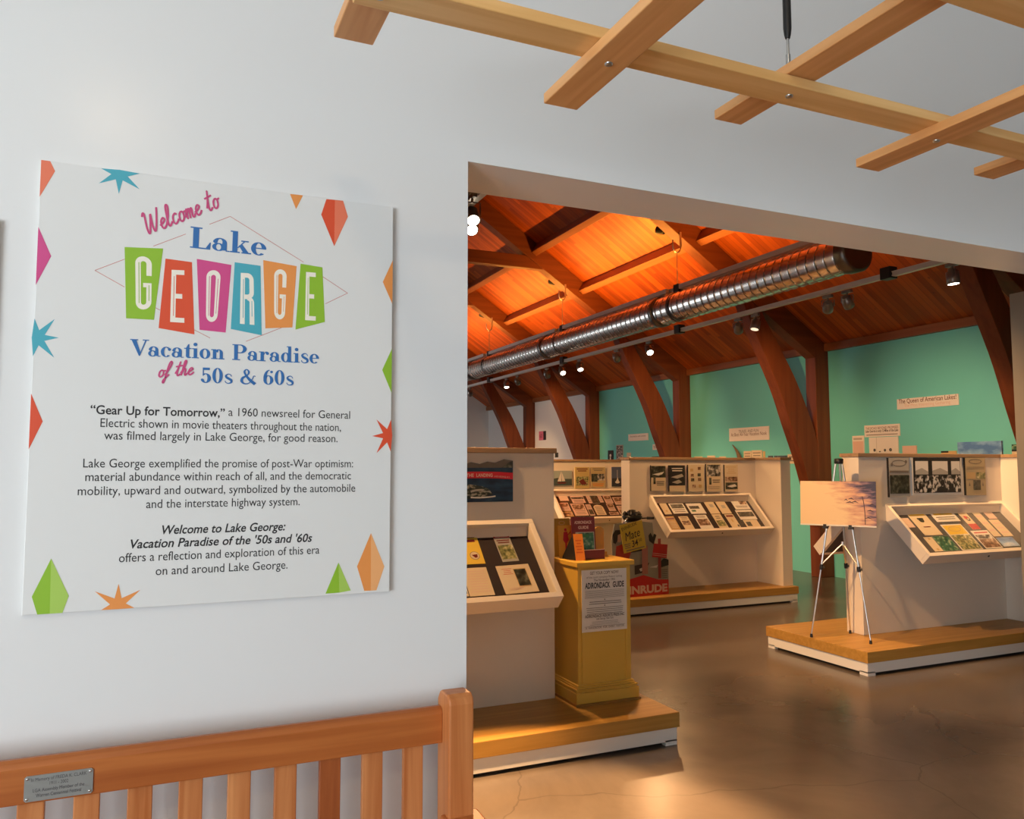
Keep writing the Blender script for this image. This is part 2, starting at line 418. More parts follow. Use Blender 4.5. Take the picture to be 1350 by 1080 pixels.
# high-contrast serif letters (cap height 1)
DIDONE = {
 'L': (.78, rect(.1, .31, 0, 1) + rect(0, .42, .94, 1) + rect(0, .72, 0, .06) + [[(.56, .06), (.72, 0), (.74, .34), (.70, .34)]]),
 'a': (.66, ringarc(.29, .40, .25, .22, .09, .17, 0, 160) + disc(.12, .43, .085) + rect(.37, .54, .04, .42) + ringarc(.24, .18, .23, .19, .09, .14) + rect(.5, .65, 0, .05)),
 'k': (.76, rect(.08, .27, 0, 1.04) + rect(0, .2, .98, 1.04) + rect(0, .36, 0, .06) + [[(.25, .24), (.30, .24), (.56, .58), (.50, .58)]] + [[(.32, .36), (.44, .44), (.72, 0), (.50, 0)]] + rect(.4, .68, .56, .62) + rect(.42, .78, 0, .06)),
 'e': (.62, ringarc(.30, .31, .29, .32, .11, .27, 8, 315) + rect(.15, .58, .31, .36)),
 'V': (.92, [[(.05, 1), (.30, 1), (.55, .18), (.46, 0)], [(.45, 0), (.51, 0), (.85, 1), (.78, 1)]] + rect(0, .40, .94, 1) + rect(.64, .97, .94, 1)),
 'c': (.56, ringarc(.28, .31, .28, .32, .10, .27, 50, 318) + disc(.45, .47, .085)),
 't': (.42, [[(.1, .1), (.28, .1), (.28, .86), (.22, .86), (.1, .62)]] + rect(0, .4, .56, .62) + ringarc(.26, .13, .16, .14, .0, .08, 180, 330)),
 'i': (.40, rect(.09, .28, 0, .62) + disc(.18, .86, .11) + rect(0, .2, .56, .62) + rect(0, .37, 0, .06)),
 'o': (.64, ringarc(.30, .31, .29, .32, .11, .27)),
 'n': (.76, rect(.09, .28, 0, .62) + rect(0, .2, .56, .62) + ringarc(.42, .40, .22, .23, .04, .18, 0, 170) + rect(.46, .64, 0, .40) + rect(0, .36, 0, .06) + rect(.39, .73, 0, .06)),
 'P': (.84, rect(.1, .31, 0, 1) + rect(0, .44, 0, .06) + rect(0, .48, .94, 1) + ringarc(.44, .72, .36, .28, .15, .22, -90, 90) + rect(.3, .46, .44, .50)),
 'r': (.60, rect(.09, .28, 0, .62) + rect(0, .2, .56, .62) + rect(0, .38, 0, .06) + ringarc(.44, .38, .18, .25, .14, .19, 70, 170) + disc(.48, .51, .095)),
 'd': (.74, ringarc(.28, .31, .27, .32, .10, .27) + rect(.42, .60, 0, 1.04) + rect(.34, .6, .98, 1.04) + rect(.52, .71, 0, .06)),
 's': (.54, slab([(.44, .47), (.38, .58), (.26, .62), (.12, .52), (.16, .40), (.30, .31), (.42, .22), (.42, .08), (.26, .01), (.12, .06), (.07, .17)], [.05, .05, .06, .11, .15, .16, .15, .11, .06, .05, .05])),
 '5': (.66, rect(.12, .52, .84, 1) + rect(.12, .18, .46, 1) + ringarc(.29, .31, .30, .32, .10, .26, -160, 130) + disc(.1, .2, .08)),
 '0': (.68, ringarc(.31, .5, .30, .51, .11, .46)),
 '6': (.68, ringarc(.31, .31, .30, .32, .11, .27) + ringarc(.39, .42, .38, .58, .19, .53, 90, 185) + disc(.50, .86, .085)),
 '&': (.98, slab([(.92, .52), (.80, .54), (.74, .36), (.52, .06), (.26, .02), (.10, .18), (.16, .40), (.42, .58), (.52, .80), (.40, .97), (.26, .84), (.34, .60), (.58, .28), (.90, .0)], [.05, .05, .06, .06, .09, .17, .15, .08, .12, .06, .12, .12, .18, .2])),
 ' ': (.40, []),
}
# brush script (x height .48), slanted when set
SCRIPT = {
 'W': (.74, [[(0, .85), (.06, 1), (.12, .9), (.12, .3), (.2, 0), (.32, .45), (.4, .85), (.4, .3), (.48, .02), (.62, .45), (.74, 1.05)]]),
 'e': (.32, [[(0, .18), (.15, .25), (.26, .38), (.18, .48), (.08, .35), (.08, .12), (.16, 0), (.28, .08), (.34, .18)]]),
 'l': (.26, [[(0, .15), (.14, .5), (.2, .9), (.13, 1), (.08, .8), (.08, .15), (.14, 0), (.22, .08), (.28, .18)]]),
 'c': (.32, [[(.28, .4), (.2, .48), (.09, .36), (.08, .12), (.17, 0), (.28, .08), (.34, .18)]]),
 'o': (.37, [[(.2, .48), (.09, .36), (.08, .12), (.17, 0), (.28, .12), (.28, .36), (.2, .48), (.27, .40), (.4, .42)]]),
 'm': (.47, [[(0, .1), (.08, .45), (.1, .42), (.08, 0)], [(.08, .2), (.17, .44), (.22, .4), (.21, 0)], [(.21, .2), (.3, .44), (.35, .38), (.34, .08), (.4, 0), (.49, .14)]]),
 't': (.28, [[(0, .15), (.1, .5), (.16, .95), (.11, .5), (.1, .15), (.16, 0), (.28, .12)], [(-.04, .62), (.32, .68)]]),
 'f': (.26, [[(.02, .1), (.18, .5), (.28, .9), (.2, 1), (.12, .7), (.05, -.3), (-.02, -.38), (0, -.2), (.24, .14)]]),
 'h': (.36, [[(0, .15), (.14, .55), (.2, .92), (.13, 1), (.09, .7), (.06, 0)], [(.06, .15), (.17, .44), (.24, .38), (.23, .08), (.28, 0), (.38, .14)]]),
 ' ': (.30, []),
}
def cond(ch):
    r = .16
    V = lambda x0, x1, y0, y1: rect(x0, x1, y0, y1)
    top = ringarc(.16, .86, .16, .14, .055, .05, 0, 180, 12); bot = ringarc(.16, .14, .16, .14, .055, .05, 180, 360, 12)
    if ch == 'G': return V(0, .105, .14, .86) + top + bot + V(.215, .32, .64, .86) + V(.215, .32, .14, .50) + V(.15, .32, .42, .50)
    if ch == 'O': return V(0, .105, .14, .86) + top + bot + V(.215, .32, .14, .86)
    if ch == 'E': return V(0, .115, 0, 1) + V(0, .32, 0, .09) + V(0, .27, .455, .545) + V(0, .32, .91, 1)
    if ch == 'R': return V(0, .105, 0, 1) + V(0, .17, .91, 1) + ringarc(.16, .86, .16, .14, .055, .05, 0, 90, 8) + V(.215, .32, .62, .86) + ringarc(.16, .62, .16, .13, .055, .04, -90, 0, 8) + V(0, .18, .49, .58) + V(.215, .32, 0, .44) + ringarc(.16, .43, .16, .12, .055, .04, 0, 90, 8)
    return []
_FONT = {}
def font_mesh(txt, bold=0.0, shear=0.0, spacing=1.0):
    """(polygons, width, cap height) of a line of plain lettering at size 1"""
    key = (txt, bold, shear, spacing)
    if key in _FONT: return _FONT[key]
    cu = bpy.data.curves.new('lettering', 'FONT'); cu.body = txt; cu.size = 1.0; cu.offset = bold; cu.shear = shear; cu.space_character = spacing
    cu.resolution_u = 3
    ob = bpy.data.objects.new('lettering', cu); COL.objects.link(ob)
    dg = bpy.context.evaluated_depsgraph_get()
    me = bpy.data.meshes.new_from_object(ob.evaluated_get(dg))
    vs = [(v.co.x, v.co.y) for v in me.vertices]; fs = [list(p.vertices) for p in me.polygons]
    bpy.data.objects.remove(ob); bpy.data.curves.remove(cu); bpy.data.meshes.remove(me)
    xs = [v[0] for v in vs] or [0, 1]
    _FONT[key] = (vs, fs, min(xs), max(xs))
    return _FONT[key]

class Art(MB):
    """a flat printed face on a frame (origin, right, up, normal); each ink lies a hair above the one before"""
    def __init__(s, o, ex, ey, en=None, step=0.00025):
        super().__init__(); s.flat = True
        s.o, s.ex, s.ey = Vector(o), Vector(ex).normalized(), Vector(ey).normalized()
        s.en = Vector(en).normalized() if en is not None else s.ex.cross(s.ey)
        s.mats = []; s.h = 0.0; s.step = step
    def mi(s, m):
        if m not in s.mats: s.mats.append(m)
        return s.mats.index(m)
    def p3(s, p, h=None):
        return s.o + s.ex * p[0] + s.ey * p[1] + s.en * (s.h if h is None else h)
    def body(s, x0, x1, y0, y1, t, m, side=None):
        """the board itself: its face at height 0, thickness t behind it"""
        s.obox(s.o, s.ex, s.ey, s.en, x0, x1, y0, y1, -t, 0, s.mi(side or m))
        if side is not None:
            s.polys(rect(x0, x1, y0, y1), m)
        return s
    def polys(s, qs, m, lift=True):
        if lift: s.h += s.step
        k = s.mi(m)
        for q in qs:
            a = sum(q[i][0] * q[(i + 1) % len(q)][1] - q[(i + 1) % len(q)][0] * q[i][1] for i in range(len(q)))
            s.sub = (getattr(s, 'sub', 0) + 1) % 16
            s.add([s.p3(p, s.h + s.sub * s.step / 20) for p in (q if a > 0 else q[::-1])], [list(range(len(q)))], k)
        return s
    def r(s, x0, x1, y0, y1, m): return s.polys(rect(x0, x1, y0, y1), m)
    def glyphs(s, font, txt, x, y, w, h, m, rot=0.0):
        tot = sum(font[c][0] for c in txt); kx = w / tot; q = []; cx = 0
        for c in txt:
            adv, pl = font[c]
            for p in pl: q.append([((cx + a) * kx, b * h) for a, b in p])
            cx += adv
        ca, sa = math.cos(rot), math.sin(rot)
        return s.polys([[(x + a * ca - b * sa, y + a * sa + b * ca) for a, b in p] for p in q], m)
    def script(s, txt, x, y, w, h, m, pen, rot=0.0, slant=0.35):
        tot = sum(SCRIPT[c][0] for c in txt); kx = w / tot; q = []; cx = 0
        ca, sa = math.cos(rot), math.sin(rot)
        for c in txt:
            adv, strokes = SCRIPT[c]
            for st in strokes:
                pts = [((cx + a) * kx + b * h * slant, b * h) for a, b in st]
                q += strip(smooth_pts(pts), pen)
            cx += adv
        return s.polys([[(x + a * ca - b * sa, y + a * sa + b * ca) for a, b in p] for p in q], m)
    def text(s, txt, x, y, size, m, w=None, bold=0.0, shear=0.0, align='l', rot=0.0):
        vs, fs, a0, a1 = font_mesh(txt, bold, shear)
        k = size; kx = size if w is None else w / max(1e-6, a1 - a0)
        wd = (a1 - a0) * kx
        x0 = x - (0 if align == 'l' else wd / 2)
        s.h += s.step
        ca, sa = math.cos(rot), math.sin(rot)
        P = []
        for a, b in vs:
            u, v = x0 + (a - a0) * kx - x, b * k
            P.append(s.p3((x + u * ca - v * sa, y + u * sa + v * ca)))
        s.add(P, fs, s.mi(m))
        return s
    def lines(s, x0, x1, y0, y1, n, m, fill=0.45, ragged=0.12, seed=1):
        """rows of small print"""
        rr = random.Random(seed); q = []
        for i in range(n):
            yy = y1 - (y1 - y0) * (i + 0.5) / n; hh = (y1 - y0) / n * fill / 2
            e = rr.random() * ragged * (x1 - x0)
            q += rect(x0 + e * .5, x1 - e * .5, yy - hh, yy + hh)
        return s.polys(q, m)
    def build(s, name, parent=None, **kw):
        return super().build(name, s.mats or [MT['paper']], parent, **kw)

# ------------------------------------------------------------------ the setting
def face_box(name, label, cat, m, *b):
    return struct(MB().box(*b).build(name, m), label, cat)
face_box('floor', 'brown grey polished concrete floor with saw-cut joints', 'floor', MT['concrete'], -6.2, 9.4, -4.6, 22.6, -0.12, 0)
def roof_z(x, k=3.58): return k + 0.655 * (8.85 - x)
RX = 4.25
b = MB().prism([(-6.2, 0), (0.826, 0), (0.826, 2.525), (4.6, 2.525), (4.6, 0), (9.4, 0), (9.4, roof_z(9.4)), (RX, roof_z(RX)), (-0.9, roof_z(9.4)), (-6.2, 4.4)], 'y', 2.2, 2.45)
struct(b.build('wall_front', MT['wall_white']), 'large white painted wall with the wide opening into the gallery', 'wall')
face_box('wall_left', 'white side wall of the lobby at left', 'wall', MT['wall_white'], -6.2, -6.05, -4.45, 2.2, 0, 4.25)
face_box('wall_back', 'white back wall of the lobby behind the viewer', 'wall', MT['wall_white'], -6.2, 6.4, -4.6, -4.45, 0, 4.25)
face_box('wall_right', 'white right-hand wall of the lobby', 'wall', MT['wall_white'], 6.25, 6.4, -4.45, 2.2, 0, 4.25)
face_box('ceiling', 'white flat ceiling of the lobby', 'ceiling', MT['ceil_white'], -6.2, 6.4, -4.6, 2.2, 4.25, 4.4)
# gallery shell
g = MB()
g.box(9.1, 9.3, 2.45, 15.72, 0, roof_z(9.1) + 0.02)
struct(g.build('wall_gallery', MT['teal']), 'teal green gallery side wall behind the timber posts', 'wall')
face_box('wall_far', 'white stretch of gallery side wall beyond the teal paint', 'wall', MT['gal_white'], 9.1, 9.3, 15.72, 22.5, 0, roof_z(9.1) + 0.02)
b = MB().prism([(-0.8, 0), (9.3, 0), (9.3, roof_z(9.3)), (RX, roof_z(RX)), (-0.8, roof_z(9.3))], 'y', 22.4, 22.6)
struct(b.build('wall_end', MT['gal_white']), 'white gable end wall of the gallery', 'wall')
face_box('wall_gallery_left', 'white left side wall of the gallery', 'wall', MT['gal_white'], -0.8, -0.6, 2.45, 22.4, 0, roof_z(9.1))
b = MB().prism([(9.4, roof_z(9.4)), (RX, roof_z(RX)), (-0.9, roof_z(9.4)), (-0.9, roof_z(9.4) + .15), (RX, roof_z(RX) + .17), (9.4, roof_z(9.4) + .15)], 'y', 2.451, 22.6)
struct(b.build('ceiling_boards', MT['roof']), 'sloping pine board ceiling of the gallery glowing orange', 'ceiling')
b = MB().box(9.02, 9.1, 2.45, 22.4, 3.33, 3.44)
struct(b.build('trim_eave', MT['timber_y']), 'dark timber plate along the top of the teal wall', 'trim')
# tall beige partition just inside the opening at right
b = MB().box(5.37, 5.52, 2.452, 3.6, 0, 2.80)
struct(b.build('wall_partition', plain('beige partition paint', (0.22, 0.19, 0.145, 1), 0.6)), 'tall beige partition end at the right edge of the opening', 'wall')

# ------------------------------------------------------------------ timber frames, purlins
def rafter_bot(x): return 3.22 + 0.655 * (8.85 - x)
FRAMES = [(5.5, 'dark timber frame nearest the opening, its curved brace by the beige partition'),
          (8.9, 'timber frame standing behind the tripod easel'),
          (12.3, 'timber frame rising behind the middle display with the five framed pages'),
          (15.7, 'timber frame at the seam between teal and white wall paint'),
          (19.1, 'farthest timber frame, against the white wall stretch')]
for fy, lab in FRAMES:
    t = thing('timber_frame', (8.97, fy + .1, 0), lab, 'timber frame', 'timber frames along the gallery')
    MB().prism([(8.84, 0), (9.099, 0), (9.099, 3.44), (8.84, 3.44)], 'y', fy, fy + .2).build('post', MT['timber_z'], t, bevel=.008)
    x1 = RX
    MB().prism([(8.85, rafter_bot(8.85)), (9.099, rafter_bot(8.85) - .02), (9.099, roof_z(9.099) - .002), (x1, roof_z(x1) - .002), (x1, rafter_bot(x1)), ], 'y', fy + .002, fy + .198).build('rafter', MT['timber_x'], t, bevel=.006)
    lo = smooth_pts([(7.47, 4.10), (7.655, 3.678), (8.105, 2.826), (8.347, 2.218), (8.531, 1.758), (8.68, 1.30), (8.845, .70)], k=4)
    hi = smooth_pts([(8.845, 1.95), (8.765, 2.227), (8.483, 2.842), (8.20, 3.31), (7.945, 3.70), (7.86, 3.85)], k=4)
    MB().prism(lo + hi, 'y', fy + .004, fy + .196).build('curved_brace', MT['timber_z'], t, bevel=.006)
    # the other half of the truss
    MB().prism([(RX, roof_z(RX) - .002), (RX, rafter_bot(RX)), (-.35, rafter_bot(8.85)), (-.59, rafter_bot(8.85)), (-.59, roof_z(9.09) - .002)], 'y', fy + .002, fy + .198).build('rafter', MT['timber_x'], t)
    MB().box(2.5, 6.1, fy + .03, fy + .17, 5.06, 5.28).build('collar_tie', MT['timber_x'], t, bevel=.006)
    MB().box(-.598, -.35, fy, fy + .2, 0, 3.44).build('post', MT['timber_z'], t)
nrm = Vector((-.548, 0, -.837)); slope = Vector((.837, 0, -.548))
P_LAB = ['upper', 'lower']
BAYS = [(2.46, 5.5, 'in the bay nearest the opening'), (5.7, 8.9, 'in the bay above the near end of the spiral duct'), (9.1, 12.3, 'in the bay over the middle of the duct, by the bright boards'), (12.5, 15.7, 'in the bay left of the collar tie')]
for px, w_ in ((6.0, 'upper'), (6.92, 'lower')):
    for y0, y1, where in BAYS:
        base = Vector((px, 0, roof_z(px)))
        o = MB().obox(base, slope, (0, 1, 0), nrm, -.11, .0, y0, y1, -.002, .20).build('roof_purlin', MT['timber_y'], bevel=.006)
        tag(o, '%s timber purlin %s' % (w_, where), 'purlin', 'roof purlins')

# ------------------------------------------------------------------ duct, hangers, track
def spiral_duct(name, cx, cz, y0, y1, label, collars):
    t = thing(name, (cx, (y0 + y1) / 2, cz - .2), label, 'air duct')
    R = .195; n = 48; pitch = .128; per = 13
    m = int((y1 - y0) / pitch * per)
    v = []; f = []
    for i in range(m + 1):
        y = y0 + (y1 - y0) * i / m
        for k in range(n):
            a = 2 * PI * k / n
            ph = (y / pitch - k / n) % 1.0
            rr = R + (.005 if ph < .12 else 0.0)
            v.append((cx + rr * math.cos(a), y, cz + rr * math.sin(a)))
    for i in range(m):
        for k in range(n):
            f.append((i * n + k, i * n + (k + 1) % n, (i + 1) * n + (k + 1) % n, (i + 1) * n + k))
    b = MB(); b.add(v, f, 0, True)
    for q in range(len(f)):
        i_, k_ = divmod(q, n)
        if (((i_ + .5) / per * ((y1 - y0) / pitch * per / m) + y0 / pitch) - (k_ + .5) / n) % 1.0 < .13: b.m[q] = 1  # seam faces take the darker metal, painting in the shade along the ridge
    b.add([v[k] for k in range(n)], [list(range(n))], 0); b.add(v[-n:], [list(range(n))], 0)
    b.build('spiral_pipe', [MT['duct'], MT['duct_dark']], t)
    for c in collars:
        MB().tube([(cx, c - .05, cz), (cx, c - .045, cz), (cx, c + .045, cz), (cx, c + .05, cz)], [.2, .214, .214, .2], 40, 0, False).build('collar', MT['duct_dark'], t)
    # end cap ring
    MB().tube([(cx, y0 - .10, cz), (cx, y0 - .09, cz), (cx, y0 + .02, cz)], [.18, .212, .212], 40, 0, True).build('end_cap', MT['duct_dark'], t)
    return t
MT['duct'] = plain('galvanised duct', (0.86, 0.86, 0.83, 1), 0.27, metal=1.0, vary=0.03, scale=9)
MT['duct_dark'] = plain('dull galvanised band and seam shade', (0.22, 0.22, 0.21, 1), 0.35, metal=1.0, vary=0.05)
DX, DZ = 6.40, 3.785
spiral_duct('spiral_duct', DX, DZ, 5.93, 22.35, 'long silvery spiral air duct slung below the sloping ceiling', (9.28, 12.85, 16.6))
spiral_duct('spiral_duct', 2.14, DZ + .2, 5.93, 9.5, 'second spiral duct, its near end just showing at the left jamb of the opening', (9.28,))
def track_rail(x, z, y0, y1, label):
    o = MB().box(x - .022, x + .022, y0, y1, z - .022, z + .022)
    o.box(x - .028, x + .028, y0, y1, z + .012, z + .024)
    o.box(x - .028, x + .028, y0, y1, z - .024, z - .012)
    return tag(o.build('track_rail', MT['rail_grey']), label, 'track', 'lighting track rails')
RZ = 3.455
track_rail(DX, RZ, 2.7, 22.3, 'grey lighting track rail below the long spiral duct, carrying the spotlights')
track_rail(DX, 4.035, 2.7, 22.3, 'grey rail above the long spiral duct')
for i, (y0, y1, pw) in enumerate(((5.75, 8.75, 60), (9.05, 12.15, 95), (12.45, 15.55, 75), (15.85, 18.9, 50))):
    t = thing('linear_uplight', (DX - .06, (y0 + y1) / 2, 4.05), 'long slim uplight on the upper rail, number %s bay from the opening' % ('second', 'third', 'fourth', 'fifth')[i], 'uplight', 'linear uplights above the duct')
    MB().box(DX - .085, DX - .03, y0, y1, 4.0, 4.06).build('channel', MT['rail_grey'], t)
    L = bpy.data.lights.new('uplight_glow', 'AREA'); L.shape = 'RECTANGLE'; L.size = .045; L.size_y = y1 - y0 - .1; L.energy = pw * 1.05; L.color = (1, .40, .06)
    o = bpy.data.objects.new('uplight_glow', L); o.parent = t; o.location = (0.0025, 0, .016)
    o.rotation_euler = (PI, math.radians(14), 0); link(o)
track_rail(2.17, 3.68, 2.7, 12.0, 'lighting track rail at the left jamb of the opening')
HANG = [(5.5, 'duct hanger at the near end of the spiral duct by the opening header'), (8.9, 'hooked duct hanger with long rod right of the bright ceiling boards'),
        (12.3, 'hooked duct hanger over the middle of the duct, left of the first long one'), (15.7, 'small far hooked duct hanger at left by the jamb')]
for hy, lab in HANG:
    yy = hy - .03
    t = thing('duct_hanger', (DX, yy, 3.4), lab, 'hanger', 'duct hangers')
    b = MB()
    b.box(DX + .03, DX + .06, yy - .004, yy + .004, 4.62, rafter_bot(DX + .045) + .03)
    u = [(DX + .045 + (-.065 + .065 * math.cos(a)), yy, 4.62 + .085 * math.sin(a)) for a in [-PI * i / 8 for i in range(9)]]
    b.tube(u + [(DX - .085, yy, 4.70)], .011, 6)
    b.build('hook', MT['hook'] if 'hook' in MT else MT['metal'], t)
    MB().tube([(DX - .02, yy, 4.54), (DX - .02, yy, 4.06)], .006, 6).build('rod', MT['metal'], t)
    MB().box(DX - .05, DX + .05, yy - .06, yy + .06, 3.985, 4.09).build('upper_bracket', MT['dark_metal'], t, bevel=.004)
    MB().box(DX - .05, DX + .05, yy - .06, yy + .06, 3.415, 3.53).build('lower_bracket', MT['dark_metal'], t, bevel=.004)
    if hy > 6: MB().tube([(DX, yy - .02, DZ), (DX, yy + .02, DZ)], .209, 40, 0, False).build('strap', MT['dark_metal'], t)

MT['lens_on'] = emis('glowing lamp lens', (1.0, 0.86, 0.66, 1), 14.0)
MT['lens_dim'] = emis('lamp lens turned aside', (1.0, 0.8, 0.55, 1), 1.2)
MT['lamp_body'] = plain('grey lamp housing', (0.22, 0.20, 0.18, 1), 0.35, metal=0.6)
def track_light(x, y, z_rail, aim, label, lit=True, power=0.0, size=55, blend=0.5, radius=.05, drop=.145, color=WARM):
    p = Vector((x, y, z_rail - drop)); d = (Vector(aim) - p).normalized()
    t = thing('track_light', (x, y, z_rail - .03), label, 'spotlight', 'track spotlights')
    b = MB().box(x - .018, x + .018, y - .06, y + .06, z_rail - .055, z_rail - .024)
    b.tube([(x, y, z_rail - .05), (x, y, z_rail - .085)], .010, 8)
    b.build('adapter', MT['lamp_body'], t)
    side = d.cross(Vector((0, 0, 1))).normalized()
    b = MB()
    tp = Vector((x, y, z_rail - .08))
    for s in (-1, 1):
        b.tube([tp, tp + side * .062 * s, p + side * .062 * s], .006, 6)
    b.build('yoke', MT['lamp_body'], t)
    MB().tube([p - d * .075, p - d * .07, p - d * .045, p - d * .04, p + d * .065, p + d * .07], [.028, .036, .036, .054, .056, .05], 18).build('housing', MT['lamp_body'], t)
    b = MB(); q = p + d * .0705
    s2 = side; u2 = side.cross(d)
    b.add([q + (s2 * math.cos(2 * PI * k / 16) + u2 * math.sin(2 * PI * k / 16)) * .046 for k in range(16)], [list(range(16))]); b.flat = True
    b.build('lens', MT['lens_on'] if lit else MT['lens_dim'], t)
    if power > 0:
        L = bpy.data.lights.new('spot_beam', 'SPOT'); L.energy = power; L.color = color
        L.spot_size = math.radians(size); L.spot_blend = blend; L.shadow_soft_size = radius
        o = bpy.data.objects.new('spot_beam', L); o.parent = t
        o.location = (p + d * .09) - t.location
        o.rotation_euler = d.to_track_quat('-Z', 'Y').to_euler()
        link(o)
    return t
K = 1.8
TL = [ # y, aim, lit, power, size, label
 (4.84, (6.6, 4.75, .9), True, 150, 75, 'lit track spotlight nearest the header, alone at the right'),
 (6.04, (9.1, 7.15, 1.30), True, 150, 85, 'lit track spotlight at right, paired with an unlit one'),
 (6.30, (8.9, 9.0, 1.6), False, 0, 50, 'unlit track spotlight just left of the bright right-hand one'),
 (7.43, (5.7, 7.3, .8), False, 90, 80, 'small track spotlight over the upright timber brace, faintly glowing'),
 (7.74, (9.1, 10.6, 1.35), False, 150, 85, 'unlit-looking track spotlight next to the faintly glowing one'),
 (9.70, (6.0, 7.9, 1.4), True, 190, 60, 'lit track spotlight over the middle display, beside the duct bracket'),
 (10.6, (9.1, 13.7, 1.6), False, 130, 85, 'grey track spotlight turned away, above the brace of the middle frame'),
 (11.79, (6.2, 10.5, 1.3), True, 90, 62, 'bright lit track spotlight aimed down, rightmost of three close together'),
 (12.45, (6.3, 10.0, 1.1), True, 60, 62, 'lit track spotlight with a half-moon glow, middle of three close together'),
 (13.05, (8.6, 15, 1.5), False, 0, 50, 'unlit track spotlight, leftmost of three close together'),
 (14.36, (8.9, 17.5, 1.5), False, 120, 70, 'small unlit track spotlight far along the rail'),
 (14.92, (6.2, 14, .6), True, 80, 70, 'small lit track spotlight far along the rail'),
 (17.03, (8.5, 19, 1.0), False, 100, 70, 'farthest dark track spotlight by the left jamb'),
]
for y, aim, lit, pw, sz, lab in TL:
    track_light(DX + .06, y, RZ, aim, lab, lit, pw * K, sz, 1.0 if sz > 80 else .6)
track_light(2.10, 5.50, 3.68, (1.7, 3.0, .4), 'upper of two bright spotlights at the left jamb of the opening', True, 230 * K, 46, drop=.18)
track_light(2.245, 5.92, 3.68, (2.0, 3.0, .6), 'lower of two bright spotlights at the left jamb of the opening', True, 140 * K, 50, drop=.125)
LEFT = [(4.25, (2.3, 4.15, .6), 190, 70, 'spotlight over the left display'), (4.3, (5.7, 4.85, 1.0), 330, 58, 'spotlight on the easel and right display'), (6.9, (6.0, 7.7, 1.0), 110, 55, 'spotlight on the middle display'), (9.3, (6.0, 10.3, 1.3), 620, 42, 'spotlight on the far display'), (3.35, (1.55, 3.05, 0), 1150, 40, 'spotlight over the floor before the left display'),
        (7.4, (4.7, 7.4, .7), 100, 60, 'spotlight toward the standee')]
LEFT += [(6.6, (-.6, 6.8, 1.9), 120, 70, 'added spotlight washing the left gallery wall, near one'), (8.6, (-.6, 9.0, 1.9), 120, 70, 'added spotlight washing the left gallery wall, middle one'), (10.6, (-.6, 11.4, 1.9), 120, 70, 'added spotlight washing the left gallery wall, far one')]  # unseen washers added to brighten the left wall for the duct's highlight
for y, aim, pw, sz, lab in LEFT:
    track_light(.5 if y == 4.25 else 1.35 if y < 4 else 2.14, y, 3.66 if y > 4.26 else 3.52, aim, lab + ', hidden behind the left wall', True, pw * K, sz)
track_rail(1.35, 3.52, 2.7, 5.2, 'short lighting track rail behind the left wall')
track_rail(.5, 3.52, 2.7, 5.2, 'lighting track rail near the left gallery wall')
# small uplights on the rafters that wash the boards
for y, lab, pw in ((9.24, 'small dark uplight on the rafter left of the long duct hanger', 75), (12.64, 'small dark uplight on the rafter above the collar tie end', 60), (5.84, 'small uplight on the rafter nearest the opening', 60), (16.05, 'small far uplight on the rafter at left', 30)):
    x = 6.38; z = rafter_bot(x) + .12
    t = thing('rafter_uplight', (x, y, z - .1), lab, 'uplight', 'rafter uplights')
    MB().box(x - .03, x + .03, y - .145, y - .05, z - .03, z + .03).build('bracket', MT['dark_metal'], t)
    d = Vector((-.25, .75, .35)).normalized(); p = Vector((x, y, z - .02))
    MB().tube([p - d * .07, p - d * .06, p + d * .06], [.03, .045, .06], 14).build('housing', MT['dark_metal'], t)
    L = bpy.data.lights.new('uplight_beam', 'SPOT'); L.energy = pw * .3; L.color = (1, .45, .10); L.spot_size = math.radians(150); L.spot_blend = .8; L.shadow_soft_size = .04
    o = bpy.data.objects.new('uplight_beam', L); o.parent = t; o.location = p + d * .10 - t.location
    o.rotation_euler = Vector((-.25, .8, .45)).to_track_quat('-Z', 'Y').to_euler(); link(o)

# ------------------------------------------------------------------ welcome sign on the lobby wall
I = {}
for k, c in dict(green=(146, 192, 48), lgreen=(172, 208, 92), teal=(72, 172, 190), coral=(226, 82, 48), salmon=(238, 124, 92), pink=(214, 76, 140), orange=(238, 152, 78), lorange=(246, 178, 116), blue=(46, 110, 176), script=(206, 74, 128), line=(206, 140, 130), cream=(246, 240, 226)).items():
    I[k] = plain('sign ink ' + k, rgb(*c), 0.45, vary=0)
SX, SY, SZ = -0.2855, 2.185, 1.2575
sg = thing('welcome_sign', (SX + .44, 2.2, SZ), 'large white welcome sign with coloured letter tiles, hung left of the opening', 'sign')
MB().box(SX, SX + .8775, SY, 2.198, SZ, SZ + 1.0895).build('board', MT['sign_white'], sg, bevel=.0012)
FR = ((SX, SY - .0003, SZ), (1, 0, 0), (0, 0, 1), (0, -1, 0))
def art(step=.00015): return Art(*FR, step=step)
a = art()
